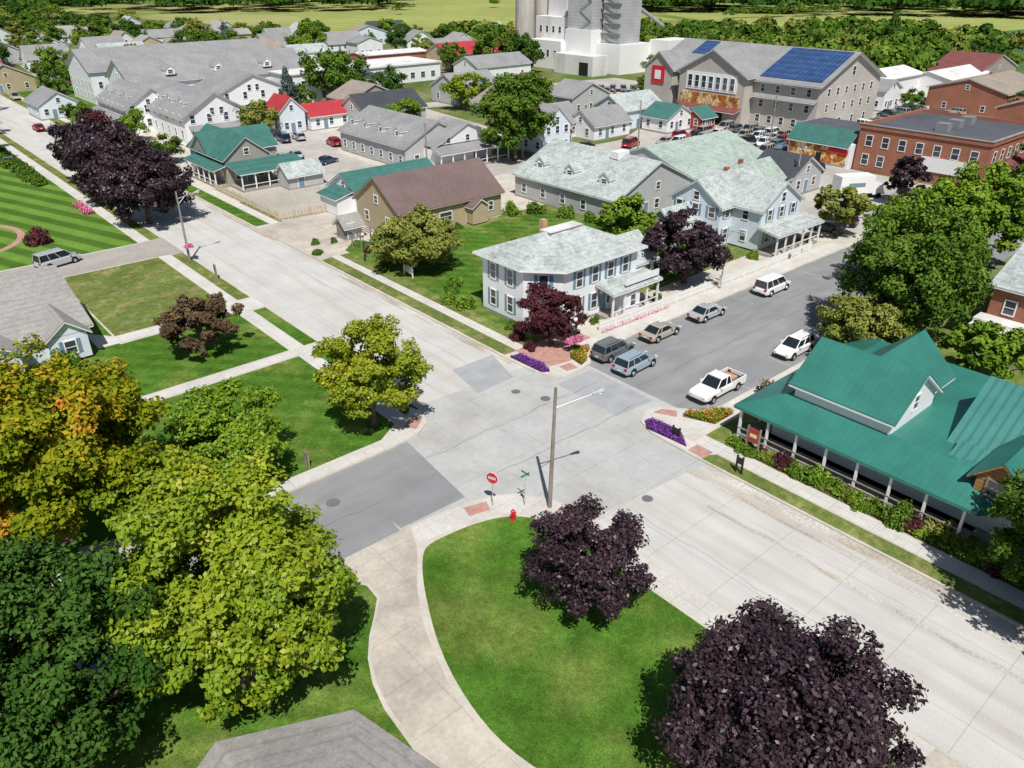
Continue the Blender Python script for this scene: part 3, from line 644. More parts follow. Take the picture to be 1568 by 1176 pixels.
# -- green roofed gift shop
o=Ob('green_roof_house',(55,19,0))
o.box('foundation','found',48.8,66,4,26.5,0,.4)
o.box('walls','white',49.4,64,10.5,25.8,.4,4.0)
slab(o,'rgy',[(46.8,27.9,2.85),(46.8,10.2,2.85),(49.6,13,4.1),(49.6,25,4.1)],fascia='rgx')
slab(o,'rgx',[(66,27.9,2.85),(46.8,27.9,2.85),(49.6,25,4.1),(64,25,4.1)],fascia='rgx')
slab(o,'rgy',[(46.8,10.2,2.85),(56,2.4,2.85),(57,7,4.1),(49.6,13,4.1)],fascia='rgx')
o.box('roof','rgy',49.6,64,13,25,3.8,4.25)
for i in range(8): o.box('porch_posts','trim',47.1,47.27,10.8+i*2.35,10.97+i*2.35,.4,2.9)
for i in range(6): o.box('porch_posts','trim',47.3+i*3,47.47+i*3,27.4,27.57,.4,2.9)
o.box('porch_deck','found',46.9,49.4,10.5,27.7,.05,.4)
o.box('porch_rail','wood',47.1,47.18,11,27.5,1.15,1.23); o.box('porch_rail','wood',47.1,47.18,11,27.5,.65,.7)
wins(o,'W',49.4,11,25.5,6,1.2,1.1,1.4)
o.box('upper_walls','white',49.5,56.1,17.3,24.6,4.1,5.45)
gable(o,49.5,56.1,17.3,24.6,5.45,7.8,'y','rgy','white',.45,.4)
o.box('rear_walls','white',56,60.0,18.2,23.2,3.8,5.2)
gable(o,53.2,60.2,18.2,23.2,5.15,7.5,'x','rgx','white',.6,.5)
win(o,'S',17.3,52.8,5.1,.7,1.1)
o.box('wing_walls','white',52.6,63,4.2,13.6,.4,4.6)
gable(o,52.6,61.5,3.4,13.9,4.5,7.2,'y','rgl','white',1.2,.5)
slab(o,'rgl',[(49.2,13.6,3.65),(49.2,2.6,3.65),(51.7,2.6,4.5),(51.7,13.6,4.5)],fascia='rgx')
o.box('wing_walls','white',49.5,52.6,4.2,12.8,.4,3.8)
o.box('log_dormer','log',48.4,53,8.6,11.2,3.2,4.9)
gable(o,48.4,54,8.6,11.2,4.9,6.1,'x','rgx','log',.45,.45,'log')
win(o,'W',48.4,9.9,3.7,1.2,1.0,'wood')
o.finish()
o=house('tan_brown_roof_building',55,72.8,86.2,96.8,3.7,7.3,'x','rbrown','tan',1,2,0,finish=False,chim=False,doorS=False,fascia='tan')
wins(o,'S',86.2,59,64,2,1.2,2.0,1.2); door(o,'S',86.2,67.5,2.2,2.4,'tan'); win(o,'S',86.2,70.8,1.3,.8,1.2)
o.box('entry','tan',66.3,69,84.6,86.2,.3,2.7); gable(o,66.3,69,84.6,86.3,2.7,3.6,'y','rbrown','tan',.3,.3)
o.finish()
o=house('white_green_roof_cottage',57,72,99.6,108,3.0,5.4,'x','rgd','white',1,2,3,finish=False,chim=False)
o.box('annex','white',54.2,57,101,106,.2,2.8); slab(o,'rgd',[(53.8,106.3,2.5),(53.8,100.7,2.5),(57,100.7,3.3),(57,106.3,3.3)]); o.finish()
house('garden_shed',49.3,51.8,90.5,92.8,2.1,3.1,'x','rgray2','wood',0,1,1,chim=False)
o=Ob('garden_pergola',(50,86.5,0))
for xx in(48.6,51.4):
    for yy in(85.4,87.6): o.box('post','wood',xx-.07,xx+.07,yy-.07,yy+.07,.1,2.3)
for k in range(7): o.box('beam','wood',48.4+k*.5,48.48+k*.5,85.1,87.9,2.3,2.42)
o.finish()
o=house('taupe_green_roof_shop',49.2,57,128,143,4.6,7.6,'y','rgd','taupe',1,4,2,finish=False,chim=False)
gable(o,49,61,134,141,4.7,7.4,'x','rgd','taupe')
o.box('east_wing','taupe',57,61,134,141,.3,4.7)
porch(o,49.5,61,122.8,128,2.9,'rgd',5,'S',.9); porch(o,47.2,49.2,128,140,2.9,'rgd',5,'W',.6); o.finish()
o=house('gray_shed',55.8,62,119.4,123.4,2.4,3.9,'x','rlight','grayw',1,1,3,chim=False)
o=house('white_lodge',78,92.5,118.5,141,4.0,7.6,'y','rgray','grayw',1,7,3,finish=False,chim=False)
for yy in(123.5,129,134.5,139): dormer(o,'W',79.8,yy,4.9,1.9,1.1,3.4,'rgray','white')
o.box('south_front','white',82,91,115.5,118.5,.3,3.4); gable(o,82.5,96.5,115.3,122,4.2,7.4,'y','rgray','white'); o.box('east_part','white',92.5,96.5,117,123,.3,4.2)
porch(o,81.5,97,112.6,115.4,3.0,'rgray',6,'S',.8); wins(o,'S',115.3,83,96,3,4.4,.8,1.0); o.finish()
o=Ob('white_inn',(75,200,0))
def blk(x0,x1,y0,y1,h,zr,ax,nW,nS,st=2,roof='rgray'):
    o.box('walls','white',x0,x1,y0,y1,.1,h); gable(o,x0,x1,y0,y1,h,zr,ax,roof,'white',.6,.6)
    for s in range(st):
        wins(o,'W',x0,y0,y1,nW,1.2+2.9*s,.9,1.5); wins(o,'S',y0,x0,x1,nS,1.2+2.9*s,.9,1.5)
    if ax=='x': wins(o,'W',x0,(y0+y1)/2-2,(y0+y1)/2+2,2,h+.2,.8,1.3)
    else: wins(o,'S',y0,(x0+x1)/2-2,(x0+x1)/2+2,2,h+.2,.8,1.3)
blk(57,71,166,200,5.2,9.4,'y',9,4)
for yy in(172,178.5,185,191.5): dormer(o,'W',59.2,yy,6.2,2.4,1.3,3.5,'rgray','white')
blk(52,64,186,206,5.2,8.8,'y',6,4)
for yy in(190,196,202): dormer(o,'W',53.8,yy,6.0,2.2,1.2,3,'rgray','white')
blk(60,106,206,223,7.6,12,'x',5,12,2)
blk(58,108,231,251,8.2,12.6,'x',6,12,2)
o.box('flat_wing','white',95,109,196,206,.1,7.5); o.box('roof','rwhite',94.6,109.4,195.6,206,7.5,7.8)
wins(o,'S',196,95,109,5,1.3); wins(o,'S',196,95,109,5,4.4)
blk(74,92,190,206,5.6,9.4,'y',3,4)
porch(o,49.4,52,188,205,2.9,'rgray',6,'W',.6); porch(o,58,70,163.4,166,2.8,'rgray',4,'S',.6)
for xx in(70,82,95): dormer(o,'S',206.6,xx,8.8,2.2,1.2,4,'rgray','white')
o.finish()
o=house('gray_roof_workshop',81.5,99,71.5,93,3.6,7.6,'y','rlight','grayw',1,5,3,finish=False,chim=False)
for yy in(76,83,89.5): dormer(o,'W',83.6,yy,4.6,1.9,1.0,3.6,'rlight','white')
o.box('roof_vent','trim',88.5,91.0,78,79.5,7.2,8.2)
o.finish()
house('seafoam_roof_workshop',99.5,121,72,92,3.4,6.8,'x','rseafoam','grayw',1,3,5)
house('seafoam_roof_annex',97,112,64,71,3.2,5.8,'x','rseafoam','grayw',1,2,4)
o=house('dark_roof_kiosk',113,122,63.5,71,3.2,5.8,'y','rdark','grayw',1,2,2,finish=False,chim=False)
porch(o,110.8,113,63.5,71,2.8,'rdark',3,'W',.5); o.finish()
o=house('blue_white_house',84,96,56.2,64,5.5,8.1,'x','rlight','bluewhite',2,3,4,finish=False,shut='shutter')
gable(o,86.5,95.5,51.8,63,5.55,8.3,'y','rlight','bluewhite'); o.box('south_wing','bluewhite',86.5,95.5,51.8,56.2,.35,5.55)
for z in(1.2,4.0): wins(o,'S',51.8,87,95,3,z,.8,1.3,shut='shutter'); wins(o,'W',86.5,52.2,56,1,z,.8,1.3)
o.box('west_wing','bluewhite',79.5,84,59,63.8,.35,3.2); gable(o,78.8,84.2,59,63.8,3.2,5,'x','rlight','bluewhite')
porch(o,86,96,48.8,51.8,2.9,'rlight',5,'S',.6); win(o,'S',51.8,91,6.0,.8,1.1)
o.finish()
o=Ob('brick_building',(150,56,0))
o.box('walls','brick',139.7,163,45.3,67,0,7.2)
o.box('parapet','brick',139.5,163.2,45.1,45.5,7.2,7.9); o.box('parapet','brick',139.5,139.9,45.5,67.2,7.2,7.9); o.box('parapet','brick',163,163.2,45.5,67.2,7.2,7.9); o.box('parapet','brick',139.9,163,66.8,67.2,7.2,7.9)
o.box('coping','found',139.4,163.3,45.0,45.55,7.9,8.0); o.box('coping','found',139.4,139.95,45.55,67.3,7.9,8.0)
o.box('roof','rflat',139.9,163,45.5,66.8,7.2,7.3)
wins(o,'W',139.7,46,66.5,7,4.4,1.1,1.7); wins(o,'W',139.7,61,66.5,2,1.2,1.1,1.7)
wins(o,'S',45.3,140.5,162,7,4.4,1.1,1.7)
o.box('banner_sign','trim',139.5,139.68,47,55.5,1.9,4.2)
for k in range(3): o.box('roof_unit','steel',146+k*5,147.8+k*5,55,57,7.3,8.6)
slab(o,'rmaroon',[(140,43.3,2.9),(162.5,43.3,2.9),(162.5,45.2,3.7),(140,45.2,3.7)]); 
for k in range(6): o.box('shopfront','glass',141+k*3.6,143.6+k*3.6,45.2,45.28,.5,2.7)
o.finish()
o=Ob('green_roof_store',(141,73,0))
o.box('walls','white',138.2,150,67.4,79.5,0,4.2)
slab(o,'rgd',[(137.6,79.8,3.6),(137.6,67.5,3.6),(140.6,67.5,6.2),(140.6,79.8,6.2)]); o.box('roof','rflat',140.6,150.2,67.3,79.7,4.2,6.2)
o.box('mural','mural',138.05,138.18,67.8,79.2,.6,3.5); o.box('door','dark',137.98,138.04,72.6,73.6,.1,2.2); o.box('red_trim','signred',137.9,138.04,67.6,71.4,2.5,3.3)
o.finish()
o=Ob('mercantile_building',(176,111,0))
ZR=15.6
o.box('walls','merc',162,188,88,133,0,10.0)
gable(o,162,188,88,133,10.0,ZR,'y','rgray','merc',1.,1.)
o.box('front_block','merc',158.5,162,104,122,0,10.6); gable(o,158.5,175,104,122,10.6,15.4,'x','rgray','merc',.9,.7)
o.box('front_block','merc',159.5,162,125,133.5,0,10.4); gable(o,159.5,174,125,133.5,10.4,13.8,'x','rgray','merc',.7,.6)
o.box('sign','signred',159.3,159.5,127.4,131.2,6.8,10.8); o.box('sign','trim',159.2,159.29,128.4,130.2,7.8,9.8)
o.box('window_band','trim',158.35,158.5,106,120,6.8,10.6)
for k in range(7): win(o,'W',158.35,107.2+k*1.93,7.4,1.1,2.5)
o.box('mural','mural',158.2,158.49,105,121,3.6,6.2); o.box('entry','dark',158.4,158.52,109,117,.1,3.0)
slab(o,'rmaroon',[(155.5,122,3.0),(155.5,104,3.0),(158.4,104,3.6),(158.4,122,3.6)])
slab(o,'rgray',[(160.6,103.5,6.4),(160.6,88,6.4),(162,88,7.0),(162,103.5,7.0)])
for z in(1.2,4.4,7.6): wins(o,'W',162,88.5,103.5,4 if z>2 else 5,z,1.0,1.5); wins(o,'S',88,164,186,6 if z>2 else 4,z,1.0,1.5); wins(o,'W',162,122.5,124.8,1,z,1,1.5)
win(o,'S',88,175,11.2,1.3,1.8)
k=(ZR-10.0)/13
def rp(x,y,dz): return (x,y,10.0+k*(x-162)+.25+dz)
for (xa,xb,ya,yb) in((162.6,174.4,88.3,103.2),(168.8,174.4,122.8,127)):
    o.prism('solar_panels','solar',[rp(xa,yb,.16),rp(xa,ya,.16),rp(xb,ya,.16),rp(xb,yb,.16)],.06)
o.box('side_annex','rwhite',188,194,92,104,0,8)
o.finish()
# -- grain elevator
o=Ob('grain_elevator',(212,212,0))
for (x,y) in((214,238),(219,233),(209,233),(214,228),(222,226)): o.tube('concrete_silo','conc',(x,y,0),(x,y,34),3.6,3.6,20)
o.box('headhouse','conc',211,218,229,238,34,41)
o.box('white_tower','rwhite',211,219,214,223,0,30); o.box('white_tower','rwhite',213,218,216,222,30,37)
o.box('white_tower','rwhite',207,222,206,225,0,16); o.box('white_block','trim',201,207,206,222,0,9)
o.box('steel_shed','corr',204,217,195,206,13,32); o.box('white_block','trim',203,218,194,206,0,13)
o.box('steel_shed','corr',208,218,186,193.5,9,28); o.box('white_block','trim',206,221,183.5,193.8,0,9)
for zz in range(28,40,4):
    for (xa,ya,xb,yb) in((208,193,219,193),(219,193,219,184.5),(219,184.5,208,184.5),(208,184.5,208,193)):
        o.tube('steel_frame','steel',(xa,ya,zz),(xb,yb,zz),.16,.16,5); o.tube('steel_frame','steel',(xa,ya,zz),(xb,yb,zz+4),.12,.12,5); o.tube('steel_frame','steel',(xa,ya,zz),(xa,ya,zz+4),.2,.2,5)
for zz in range(13,32,3):
    o.tube('stair','steel',(203.7,195+(zz%2)*5,zz),(203.7,200-(zz%2)*5,zz+3),.12,.12,5)
for zz in range(9,28,3):
    o.box('catwalk','steel',207.4,208,185.6,193.9,zz,zz+.2); o.tube('brace','steel',(207.6,186,zz),(207.6,193.5,zz+3),.14,.14,5)
o.tube('conveyor','steel',(205,201,32),(226,183,14),.6,.6,8); o.tube('spout','steel',(214,219,37),(210,190,30),.4,.4,8); o.tube('spout','steel',(214,219,37),(206,200,32),.4,.4,8)
o.box('loading_dock','rwhite',196,203,186,204,0,6); o.box('loading_dock','dark',195.9,196,188,192,0,4); o.box('loading_dock','trim',221,234,176,184,0,10)
wins(o,'W',207,208,224,5,11,1.2,2); wins(o,'S',206,208,221,4,12,1.2,2); wins(o,'W',201,207,221,4,4,1.2,2); wins(o,'W',211,215,222,2,24,1.2,2)
o.finish()
o=Ob('gray_roof_bungalow',(4,86,0))
o.box('foundation','found',-8,13.6,77,96,0,.4); o.box('walls','bluewhite',-8,13.6,77,96,.4,3.0)
gable(o,-8,13.6,77,96,3.0,5.9,'x','rgray2','bluewhite',.7,.7)
o.box('walls','bluewhite',.5,7.6,74.4,77,.4,3.0); gable(o,.5,7.6,74.4,86,3.0,4.9,'y','rgray2','bluewhite',.6,.5)
o.box('walls','bluewhite',10.2,13.4,75.6,77,.4,2.9); gable(o,10.2,13.4,75.6,82,2.95,4.2,'y','rgray2','bluewhite',.4,.4)
wins(o,'S',74.4,1.2,7,2,1.1,1.,1.2,shut='shutter'); wins(o,'S',75.6,10.4,13.2,1,1.1,.9,1.2,shut='shutter'); wins(o,'E',13.6,78,95,4,1.1)
o.box('chimney','brick',3,4,89,90,4,7)
o.finish()
# -- low roof at the bottom of the view, irregular plan
o=Ob('gray_roof_cottage',(6,16,0))
ev=[(4.9,25.2),(10.3,22.7),(11.6,17.4),(13,8),(-2,6),(1.2,22.8)]
wl=[(5.1,24.6),(9.8,22.3),(11,17.3),(12.4,8.5),(-1.4,6.6),(1.8,22.4)]
o.prism('walls','white',[(x,y,3.1) for x,y in wl],3.1)
o.prism('fascia','trim',[(x,y,3.32) for x,y in ev],.2)
o.frust('roof','rgray2',[(x,y,3.33) for x,y in ev],[(5.2,17.4,5.0),(6.6,17.2,5.0),(7,16,5.0),(7,12,5.0),(4.6,12,5.0),(4.8,16,5.0)])
o.tube('roof_vent','lampmetal',(7.4,19.2,3.9),(7.4,19.2,4.9),.09,.09,8)
o.finish()
o=house('brick_house',79,92,8,22,6.4,9.0,'y','rlight','brick',2,4,3,finish=False)
o.box('white_flat_roof','rwhite',77.2,79,10,22.5,3.2,3.5); porch(o,76.2,79,10,22,3.0,'rwhite',4,'W',.1); o.box('upper_roof','rwhite',92,104,8,24,7.2,7.6); o.box('rear_wing','brick',92,104,8,24,0,7.2)
wins(o,'W',92,22.2,24,1,4); o.finish()
house('white_house_blue_porch',76,82,163,170,4.6,7.4,'y','rred','bluewhite',2,2,2)
def H(name,x,y,w,d,h,zr,ax,roof,wall,st=1,rot=0.,nW=2,nS=3): return house(name,x-w/2,x+w/2,y-d/2,y+d/2,h,zr,ax,roof,wall,st,nW,nS,rot,chim=rng.random()<.4)
H('white_gable_house',108,116,7,10,5.6,8.8,'y','rgray','bluewhite',2,0,3,3)
H('red_side_shed',112.5,118,4,9,3.2,5,'y','rgray','redw')
H('gray_roof_house',116,124,15,9,3.6,6.6,'x','rgray','white'); H('gray_roof_house',127,118,11,8,3.2,5.8,'x','rgray','white')
H('blue_gray_house',141,122,13,9,4.4,7.0,'x','rlight','bluewhite',2); H('blue_gray_house',146,143,13,9,4.2,7.0,'y','rgray','grayw',1)
H('green_roof_cabin',144,113,9,7,3.2,5.4,'y','rgd','white'); H('red_cabin',150,109.5,5,6,2.8,4.6,'x','rgd','redw')
H('red_roof_house',146,160,9,8,4,7,'y','rmaroon','white',1); H('gray_roof_house',135,174,14,12,4,7.2,'x','rgray','grayw'); H('tan_roof_house',128,150,12,9,3.6,6.2,'y','rtan','white')
H('gray_roof_house',100,160,16,11,3.8,7,'x','rdark','grayw'); H('red_roof_shop',88,166,10,7,3.2,5.2,'x','rred','white'); H('brown_roof_house',105,176,14,10,4,7,'y','rtan','taupe')
o=Ob('white_flat_roof_store',(140,222,0)); o.box('walls','white',124,156,214,232,0,5); o.box('roof','rwhite',123.6,156.4,213.6,232.4,5,5.4); porch(o,122,130,206,214,3.2,'rdark',4,'S',.8); wins(o,'S',214,132,155,6,1.2,1.5,1.6); wins(o,'W',124,215,231,4,1.2,1.5,1.6); o.finish()
H('red_roof_building',186,236,30,13,5,8,'x','rred','tan',1,0,3,7); H('long_gray_building',170,205,22,12,4.4,7,'x','rgray','white'); H('tan_brick_building',160,250,26,10,5,5.6,'x','rwhite','brick')
H('tan_roof_house',46,276,14,12,4,7.5,'y','rtan','tan'); H('gray_roof_shop',46,222,9,12,3.4,6,'y','rgray','bluewhite')
H('dark_roof_warehouse',226,78,26,18,5.5,8,'x','rtan','brick'); H('white_warehouse',222,104,24,12,6,7.5,'x','rwhite','white'); H('white_warehouse',246,96,26,12,5,6.5,'x','rwhite','trim'); H('brown_roof_house',268,98,28,14,5,9,'y','rmaroon','taupe')
H('brown_roof_house',206,58,18,14,5,7.6,'x','rtan','brick'); H('brown_roof_house',262,74,26,16,5,8,'x','rmaroon','brick'); H('white_shed',206,96,8,7,5,7,'y','rgray','white')
H('gray_roof_house',196,262,18,12,4,7,'x','rgray','white'); H('gray_roof_house',240,300,22,13,4,7,'x','rgray','white')
fh=[(107,366),(125,369),(146,390),(89,419),(104,427),(175,290),(222,348),(206,298),(255,310),(70,330),(92,318),(115,322),(135,300),(60,352),(80,372),(165,345),(185,362),(150,318),(62,400),(130,430),(165,405),(120,278),(140,272),(40,330),(45,300),(28,262),(10,300),(270,285),(285,255),(262,250),(20,350),(-5,330),(0,390),(30,420),(60,450),(200,330),(230,275),(250,268),(178,315),(205,268),(110,345),(95,350),(88,300),(10,270),(48,380),(75,440),(150,362),(110,470),(70,490),(140,460),(40,480),(160,440)]
for i,(x,y) in enumerate(fh):
    H('village_house',x,y,rng.uniform(11,18),rng.uniform(8,11),rng.choice((3.2,3.6,5.2)),rng.uniform(6.8,8.2),rng.choice('xy'),rng.choice(('rgray','rgray2','rdark','rlight','rgray','rtan')),rng.choice(('white','white','white','grayw','tan','bluewhite')),1,rng.uniform(-.2,.2))
# ============================================================ FENCES, FURNITURE
def fence(name,p0,p1,mat,h=1.05,sp=.28,postsp=2.4,z=.12):
    o=Ob(name,(p0[0],p0[1],z)); p0=Vector((*p0,0));p1=Vector((*p1,0));L=(p1-p0).length;d=(p1-p0)/L;n=Vector((-d.y,d.x,0))
    def bar(t0,t1,w,z0,z1):
        a=p0+d*t0;b=p0+d*t1
        pts=[a-n*w,b-n*w,b+n*w,a+n*w]; o.prism('boards',mat,[(q.x,q.y,z+z1) for q in pts],z1-z0)
    bar(0,L,.025,.3,.4); bar(0,L,.025,h-.3,h-.2)
    t=0
    while t<L: bar(t,t+.13,.045,.05,h+.04*math.sin(t*2)); t+=sp
    t=0
    while t<=L: bar(t-.08,t+.08,.09,0,h+.2); t+=postsp
    o.finish()
fence('white_picket_fence',(53.8,48.4),(72.2,48.0),'trim',1.0,.24); fence('white_picket_fence',(73.4,48.0),(93,47.9),'trim',1.0,.24)
fence('beige_fence',(46.8,127.5),(46.8,105),'beigefence',1.1,.5); fence('beige_fence',(46.8,105),(55.5,104.2),'beigefence',1.1,.5)
fence('beige_fence',(73.5,101),(73.5,93),'beigefence',1.5,.3)
fence('white_rail_fence',(26.2,160),(24.5,200),'trim',1.0,1.2,3)
def pole(name,x,y,h,lean=(0,0),arm=None,z=.12,mat='wood',r=.16):
    o=Ob(name,(x,y,z)); t=Vector((x+lean[0],y+lean[1],z+h)); o.tube('pole',mat,(x,y,z-.1),t,r,r*.65,10)
    if arm:
        b=Vector((x,y,z))+(t-Vector((x,y,z)))*arm[3]; e=b+Vector((arm[0],arm[1],arm[2]))
        o.tube('arm','lampmetal',b,e,.05,.04,6); o.tube('arm','lampmetal',b-Vector((0,0,.7)),b+(e-b)*.45,.03,.03,6)
        d=(e-b).normalized(); o.tube('lamp_head','lampmetal',e-d*.1,e+d*.7,.1,.18,8); o.ball('lamp_glass','head',e+d*.45-Vector((0,0,.12)),.16,.6)
    o.finish()
pole('utility_pole',30.1,30.7,9.3,(.15,-.1),(2.6,-.9,.5,.84))
pole('utility_pole',30.6,96.6,8.6,(0,0),(2.2,.3,.3,.9),r=.15)
pole('light_pole',72.6,47.3,7.2,(0,0),(-.2,-1.6,.2,.95),mat='lampmetal',r=.09); pole('light_pole',115.2,63.9,8,(0,0),(-1,-1,.2,.95),mat='lampmetal',r=.1)
pole('utility_pole',119,100,10); pole('utility_pole',139,84,11); pole('utility_pole',78,112,9)
pole('light_pole',32,160,8,mat='wood'); pole('light_pole',100,112,9)
def lantern(x,y,z=.13):
    o=Ob('street_lamp',(x,y,z)); o.tube('base','blackmetal',(x,y,z),(x,y,z+.35),.16,.09,8); o.tube('post','blackmetal',(x,y,z+.35),(x,y,z+3.1),.055,.045,8)
    o.tube('collar','blackmetal',(x,y,z+3.1),(x,y,z+3.2),.14,.14,8); o.ball('globe','trim',(x,y,z+3.42),.2,1.25); o.tube('finial','blackmetal',(x,y,z+3.6),(x,y,z+3.85),.12,.01,8)
    o.box('crossbar','blackmetal',x-.45,x+.45,y-.02,y+.02,z+2.2,z+2.25); o.finish()
lantern(48.4,46.6); lantern(47.0,82)
def basket(x,y,z,r,mat='f_pk'): return shrub('hanging_flower_basket',x,y,r,r*.9,mat,z)
basket(48.4,46.4,1.35,.7); basket(47.9,46.8,1.25,.6); basket(48.9,46.5,1.3,.6)
basket(30.6,96.2,1.9,.7); basket(31.0,96.9,1.7,.6)
o=Ob('stop_sign',(27.2,33.3,.13)); x,y=27.2,33.3
o.tube('post','lampmetal',(x,y,.1),(x,y,2.9),.035,.035,6)
pts=[(x-.06,y+.44*math.cos(math.radians(22.5+45*i)),2.5+.44*math.sin(math.radians(22.5+45*i))) for i in range(8)]
pts2=[(x-.05,p[1]*1+(p[1]-y)*.1,2.5+(p[2]-2.5)*1.1) for p in pts]
o.add('rim','trim',pts2+[(p[0]+.012,p[1],p[2]) for p in pts2],[tuple(range(8)),tuple(range(15,7,-1))]+[(i,i+8,(i+1)%8+8,(i+1)%8) for i in range(8)])
o.add('plate','signred',pts+[(p[0]+.009,p[1],p[2]) for p in pts],[tuple(range(8)),tuple(range(15,7,-1))]+[(i,i+8,(i+1)%8+8,(i+1)%8) for i in range(8)])
for k in range(4): o.box('lettering','trim',x-.068,x-.061,y-.27+k*.15,y-.18+k*.15,2.4,2.6)
e=o.finish(); e.rotation_euler[2]=math.radians(22)
o=Ob('street_name_sign',(28.9,31.9,.13)); x,y=28.9,31.9
o.tube('post','lampmetal',(x,y,.1),(x,y,2.9),.03,.03,6); o.box('blade','signgreen',x-.38,x+.38,y-.012,y+.012,2.6,2.75); o.box('blade','signgreen',x-.012,x+.012,y-.38,y+.38,2.78,2.93); o.box('plate','trim',x-.02,x-.005,y-.2,y+.2,1.6,2.2); o.finish()
o=Ob('fire_hydrant',(27.3,31.3,.13)); x,y=27.3,31.3
o.tube('barrel','signred',(x,y,.1),(x,y,.75),.13,.12,12); o.tube('flange','signred',(x,y,.1),(x,y,.2),.2,.2,12); o.ball('bonnet','signred',(x,y,.78),.16,.9); o.tube('nut','signred',(x,y,.9),(x,y,1.0),.05,.04,6)
o.tube('nozzle','signred',(x-.24,y,.6),(x+.24,y,.6),.07,.07,8); o.tube('nozzle','signred',(x,y-.26,.6),(x,y,.6),.09,.09,8); o.finish()
def smallsign(name,x,y,w,h,z0,mat,post='wood',face=None):
    o=Ob(name,(x,y,.13))
    o.box('panel',mat,x-.05,x+.05,y-w/2,y+w/2,z0,z0+h)
    for s in(-1,1): o.box('post',post,x-.06,x+.06,y+s*(w/2+.06)-.06,y+s*(w/2+.06)+.06,.1,z0+h+.15)
    if face: o.box('lettering',face,x-.07,x-.051,y-w*.32,y+w*.32,z0+h*.35,z0+h*.62)
    o.finish()
smallsign('shop_sign',46.4,25.6,.9,1.1,1.0,'redw','wood','mural')
smallsign('garden_sign',48.0,73.9,1.6,.9,.6,'grayw','trim')
smallsign('marker_post_sign',19.9,45.9,.35,.5,.9,'wood','wood'); smallsign('marker_post_sign',43.3,24.6,.35,.5,.9,'blackmetal','blackmetal'); smallsign('marker_post_sign',43.6,30.6,.5,.5,.5,'blackmetal','blackmetal'); smallsign('marker_post_sign',30.5,88,.3,.5,1.3,'blackmetal','wood')
o=Ob('park_bench',(50.6,49.3,.13))
for k in range(4): o.box('seat','wood',50.0,51.8,49.05+k*.12,49.14+k*.12,.55,.59)
for k in range(3): o.box('backrest','wood',50.0,51.8,49.55,49.59,.7+k*.14,.8+k*.14)
for xx in(50.1,51.6): o.box('leg','blackmetal',xx,xx+.08,49.05,49.6,.13,.55); o.box('leg','blackmetal',xx,xx+.08,49.52,49.6,.55,1.1)
o.finish()
# ============================================================ VEHICLES
car('silver_suv','suv','c_lblue',50.4,40.7,3); car('gray_suv','suv','c_gray',50.9,43.9,2); car('silver_sedan','sedan','c_tan',57.6,43.7,1); car('silver_sedan','sedan','c_silver',65.1,43.6,0); car('white_van','van','c_white',76.6,43.2,0)
car('white_pickup_truck','pickup','c_white',52.2,33.0,181); car('white_suv','suv','c_white',64.3,32.9,180)
car('silver_minivan','van','c_silver',17.8,105.4,15,.14)
for i,(x,y,k,c,h) in enumerate([(25.5,170,'sedan','c_gray',80),(38,203,'sedan','c_red',90),(70,132.5,'sedan','c_navy',20),(73,156,'van','c_navy',80),(76.3,155.7,'suv','c_silver',80),(79,146,'suv','c_red',80),(80.5,144,'sedan','c_white',95),(115.6,110.5,'sedan','c_black',10),(124,106,'van','c_red',15),(133,70.8,'suv','c_black',60),(102,50.9,'sedan','c_gray',100),(106.3,51.2,'suv','c_black',100),(118,57,'sedan','c_silver',100),(137.9,41.6,'suv','c_red',0),(131,41.6,'sedan','c_silver',0),(64,150,'suv','c_silver',85),(67,150.5,'sedan','c_gray',85),(61,157,'sedan','c_red',85),(72,118,'sedan','c_white',20)]):
    car('parked_car',k,c,x,y,h,.14 if x<98 and y>48 else .012)
cols=['c_silver','c_gray','c_navy','c_white','c_red','c_black','c_tan','c_blue','c_green']
def row(n,x,y,dx,dy,h,kinds=('sedan','suv','van'),z=.012):
    for i in range(n):
        if rng.random()<.9: car('parked_car',rng.choice(kinds),rng.choice(cols),x+i*dx+rng.uniform(-.2,.2),y+i*dy,h+rng.uniform(-3,3)+(180 if rng.random()<.4 else 0),z)
row(10,131,103,1.0,-2.7,8); row(10,138.5,105,1.0,-2.7,8); row(9,146,104,.8,-2.7,5); row(8,153,104,.5,-2.7,5); row(7,124,98,1.3,-2.6,10)
row(10,163,166,2.2,-2.2,45); row(9,172,167,2.0,-2.2,45); row(9,158,176,2.2,-2.2,45)
row(9,196,88,3,0,80); row(10,200,79,3,0,85); row(8,176,60,3,0,80); row(8,178,84,2.6,0,80)
row(14,40,276,4,.2,80); row(12,44,286,4,.2,80); row(12,66,312,3.4,.2,80); row(9,64,330,3.4,.2,80); row(10,118,248,3.4,-.6,80)
row(4,62,140,2.9,.3,85,z=.14); row(5,24.0,222,.0,8,88,z=.14); row(4,44.0,228,0,9,88,z=.14)
o=Ob('white_box_truck',(123,55,0)); o.box('cargo_box','trim',119.8,125.6,53.6,56.1,.9,3.6); o.box('chassis','dark',119.8,127,53.9,55.8,.5,.9)
o.frust('cab','c_white',[(125.7,53.8,.6),(127.9,53.8,.6),(127.9,55.9,.6),(125.7,55.9,.6)],[(125.7,53.9,2.4),(127.0,53.9,2.4),(127.0,55.8,2.4),(125.7,55.8,2.4)])
o.box('windshield','cglass',127.1,127.5,54,55.7,1.5,2.1); o.box('logo','shutter',121.2,124,53.55,53.6,2.0,2.6)
for xx in(121.3,126.8):
    for yy in(53.7,55.8): o.tube('tire','tire',(xx,yy,.42),(xx,yy+.25,.42),.42,.42,12)
e=o.finish(); e.location=(121.4,57.4,0); e.rotation_euler[2]=math.radians(-30)
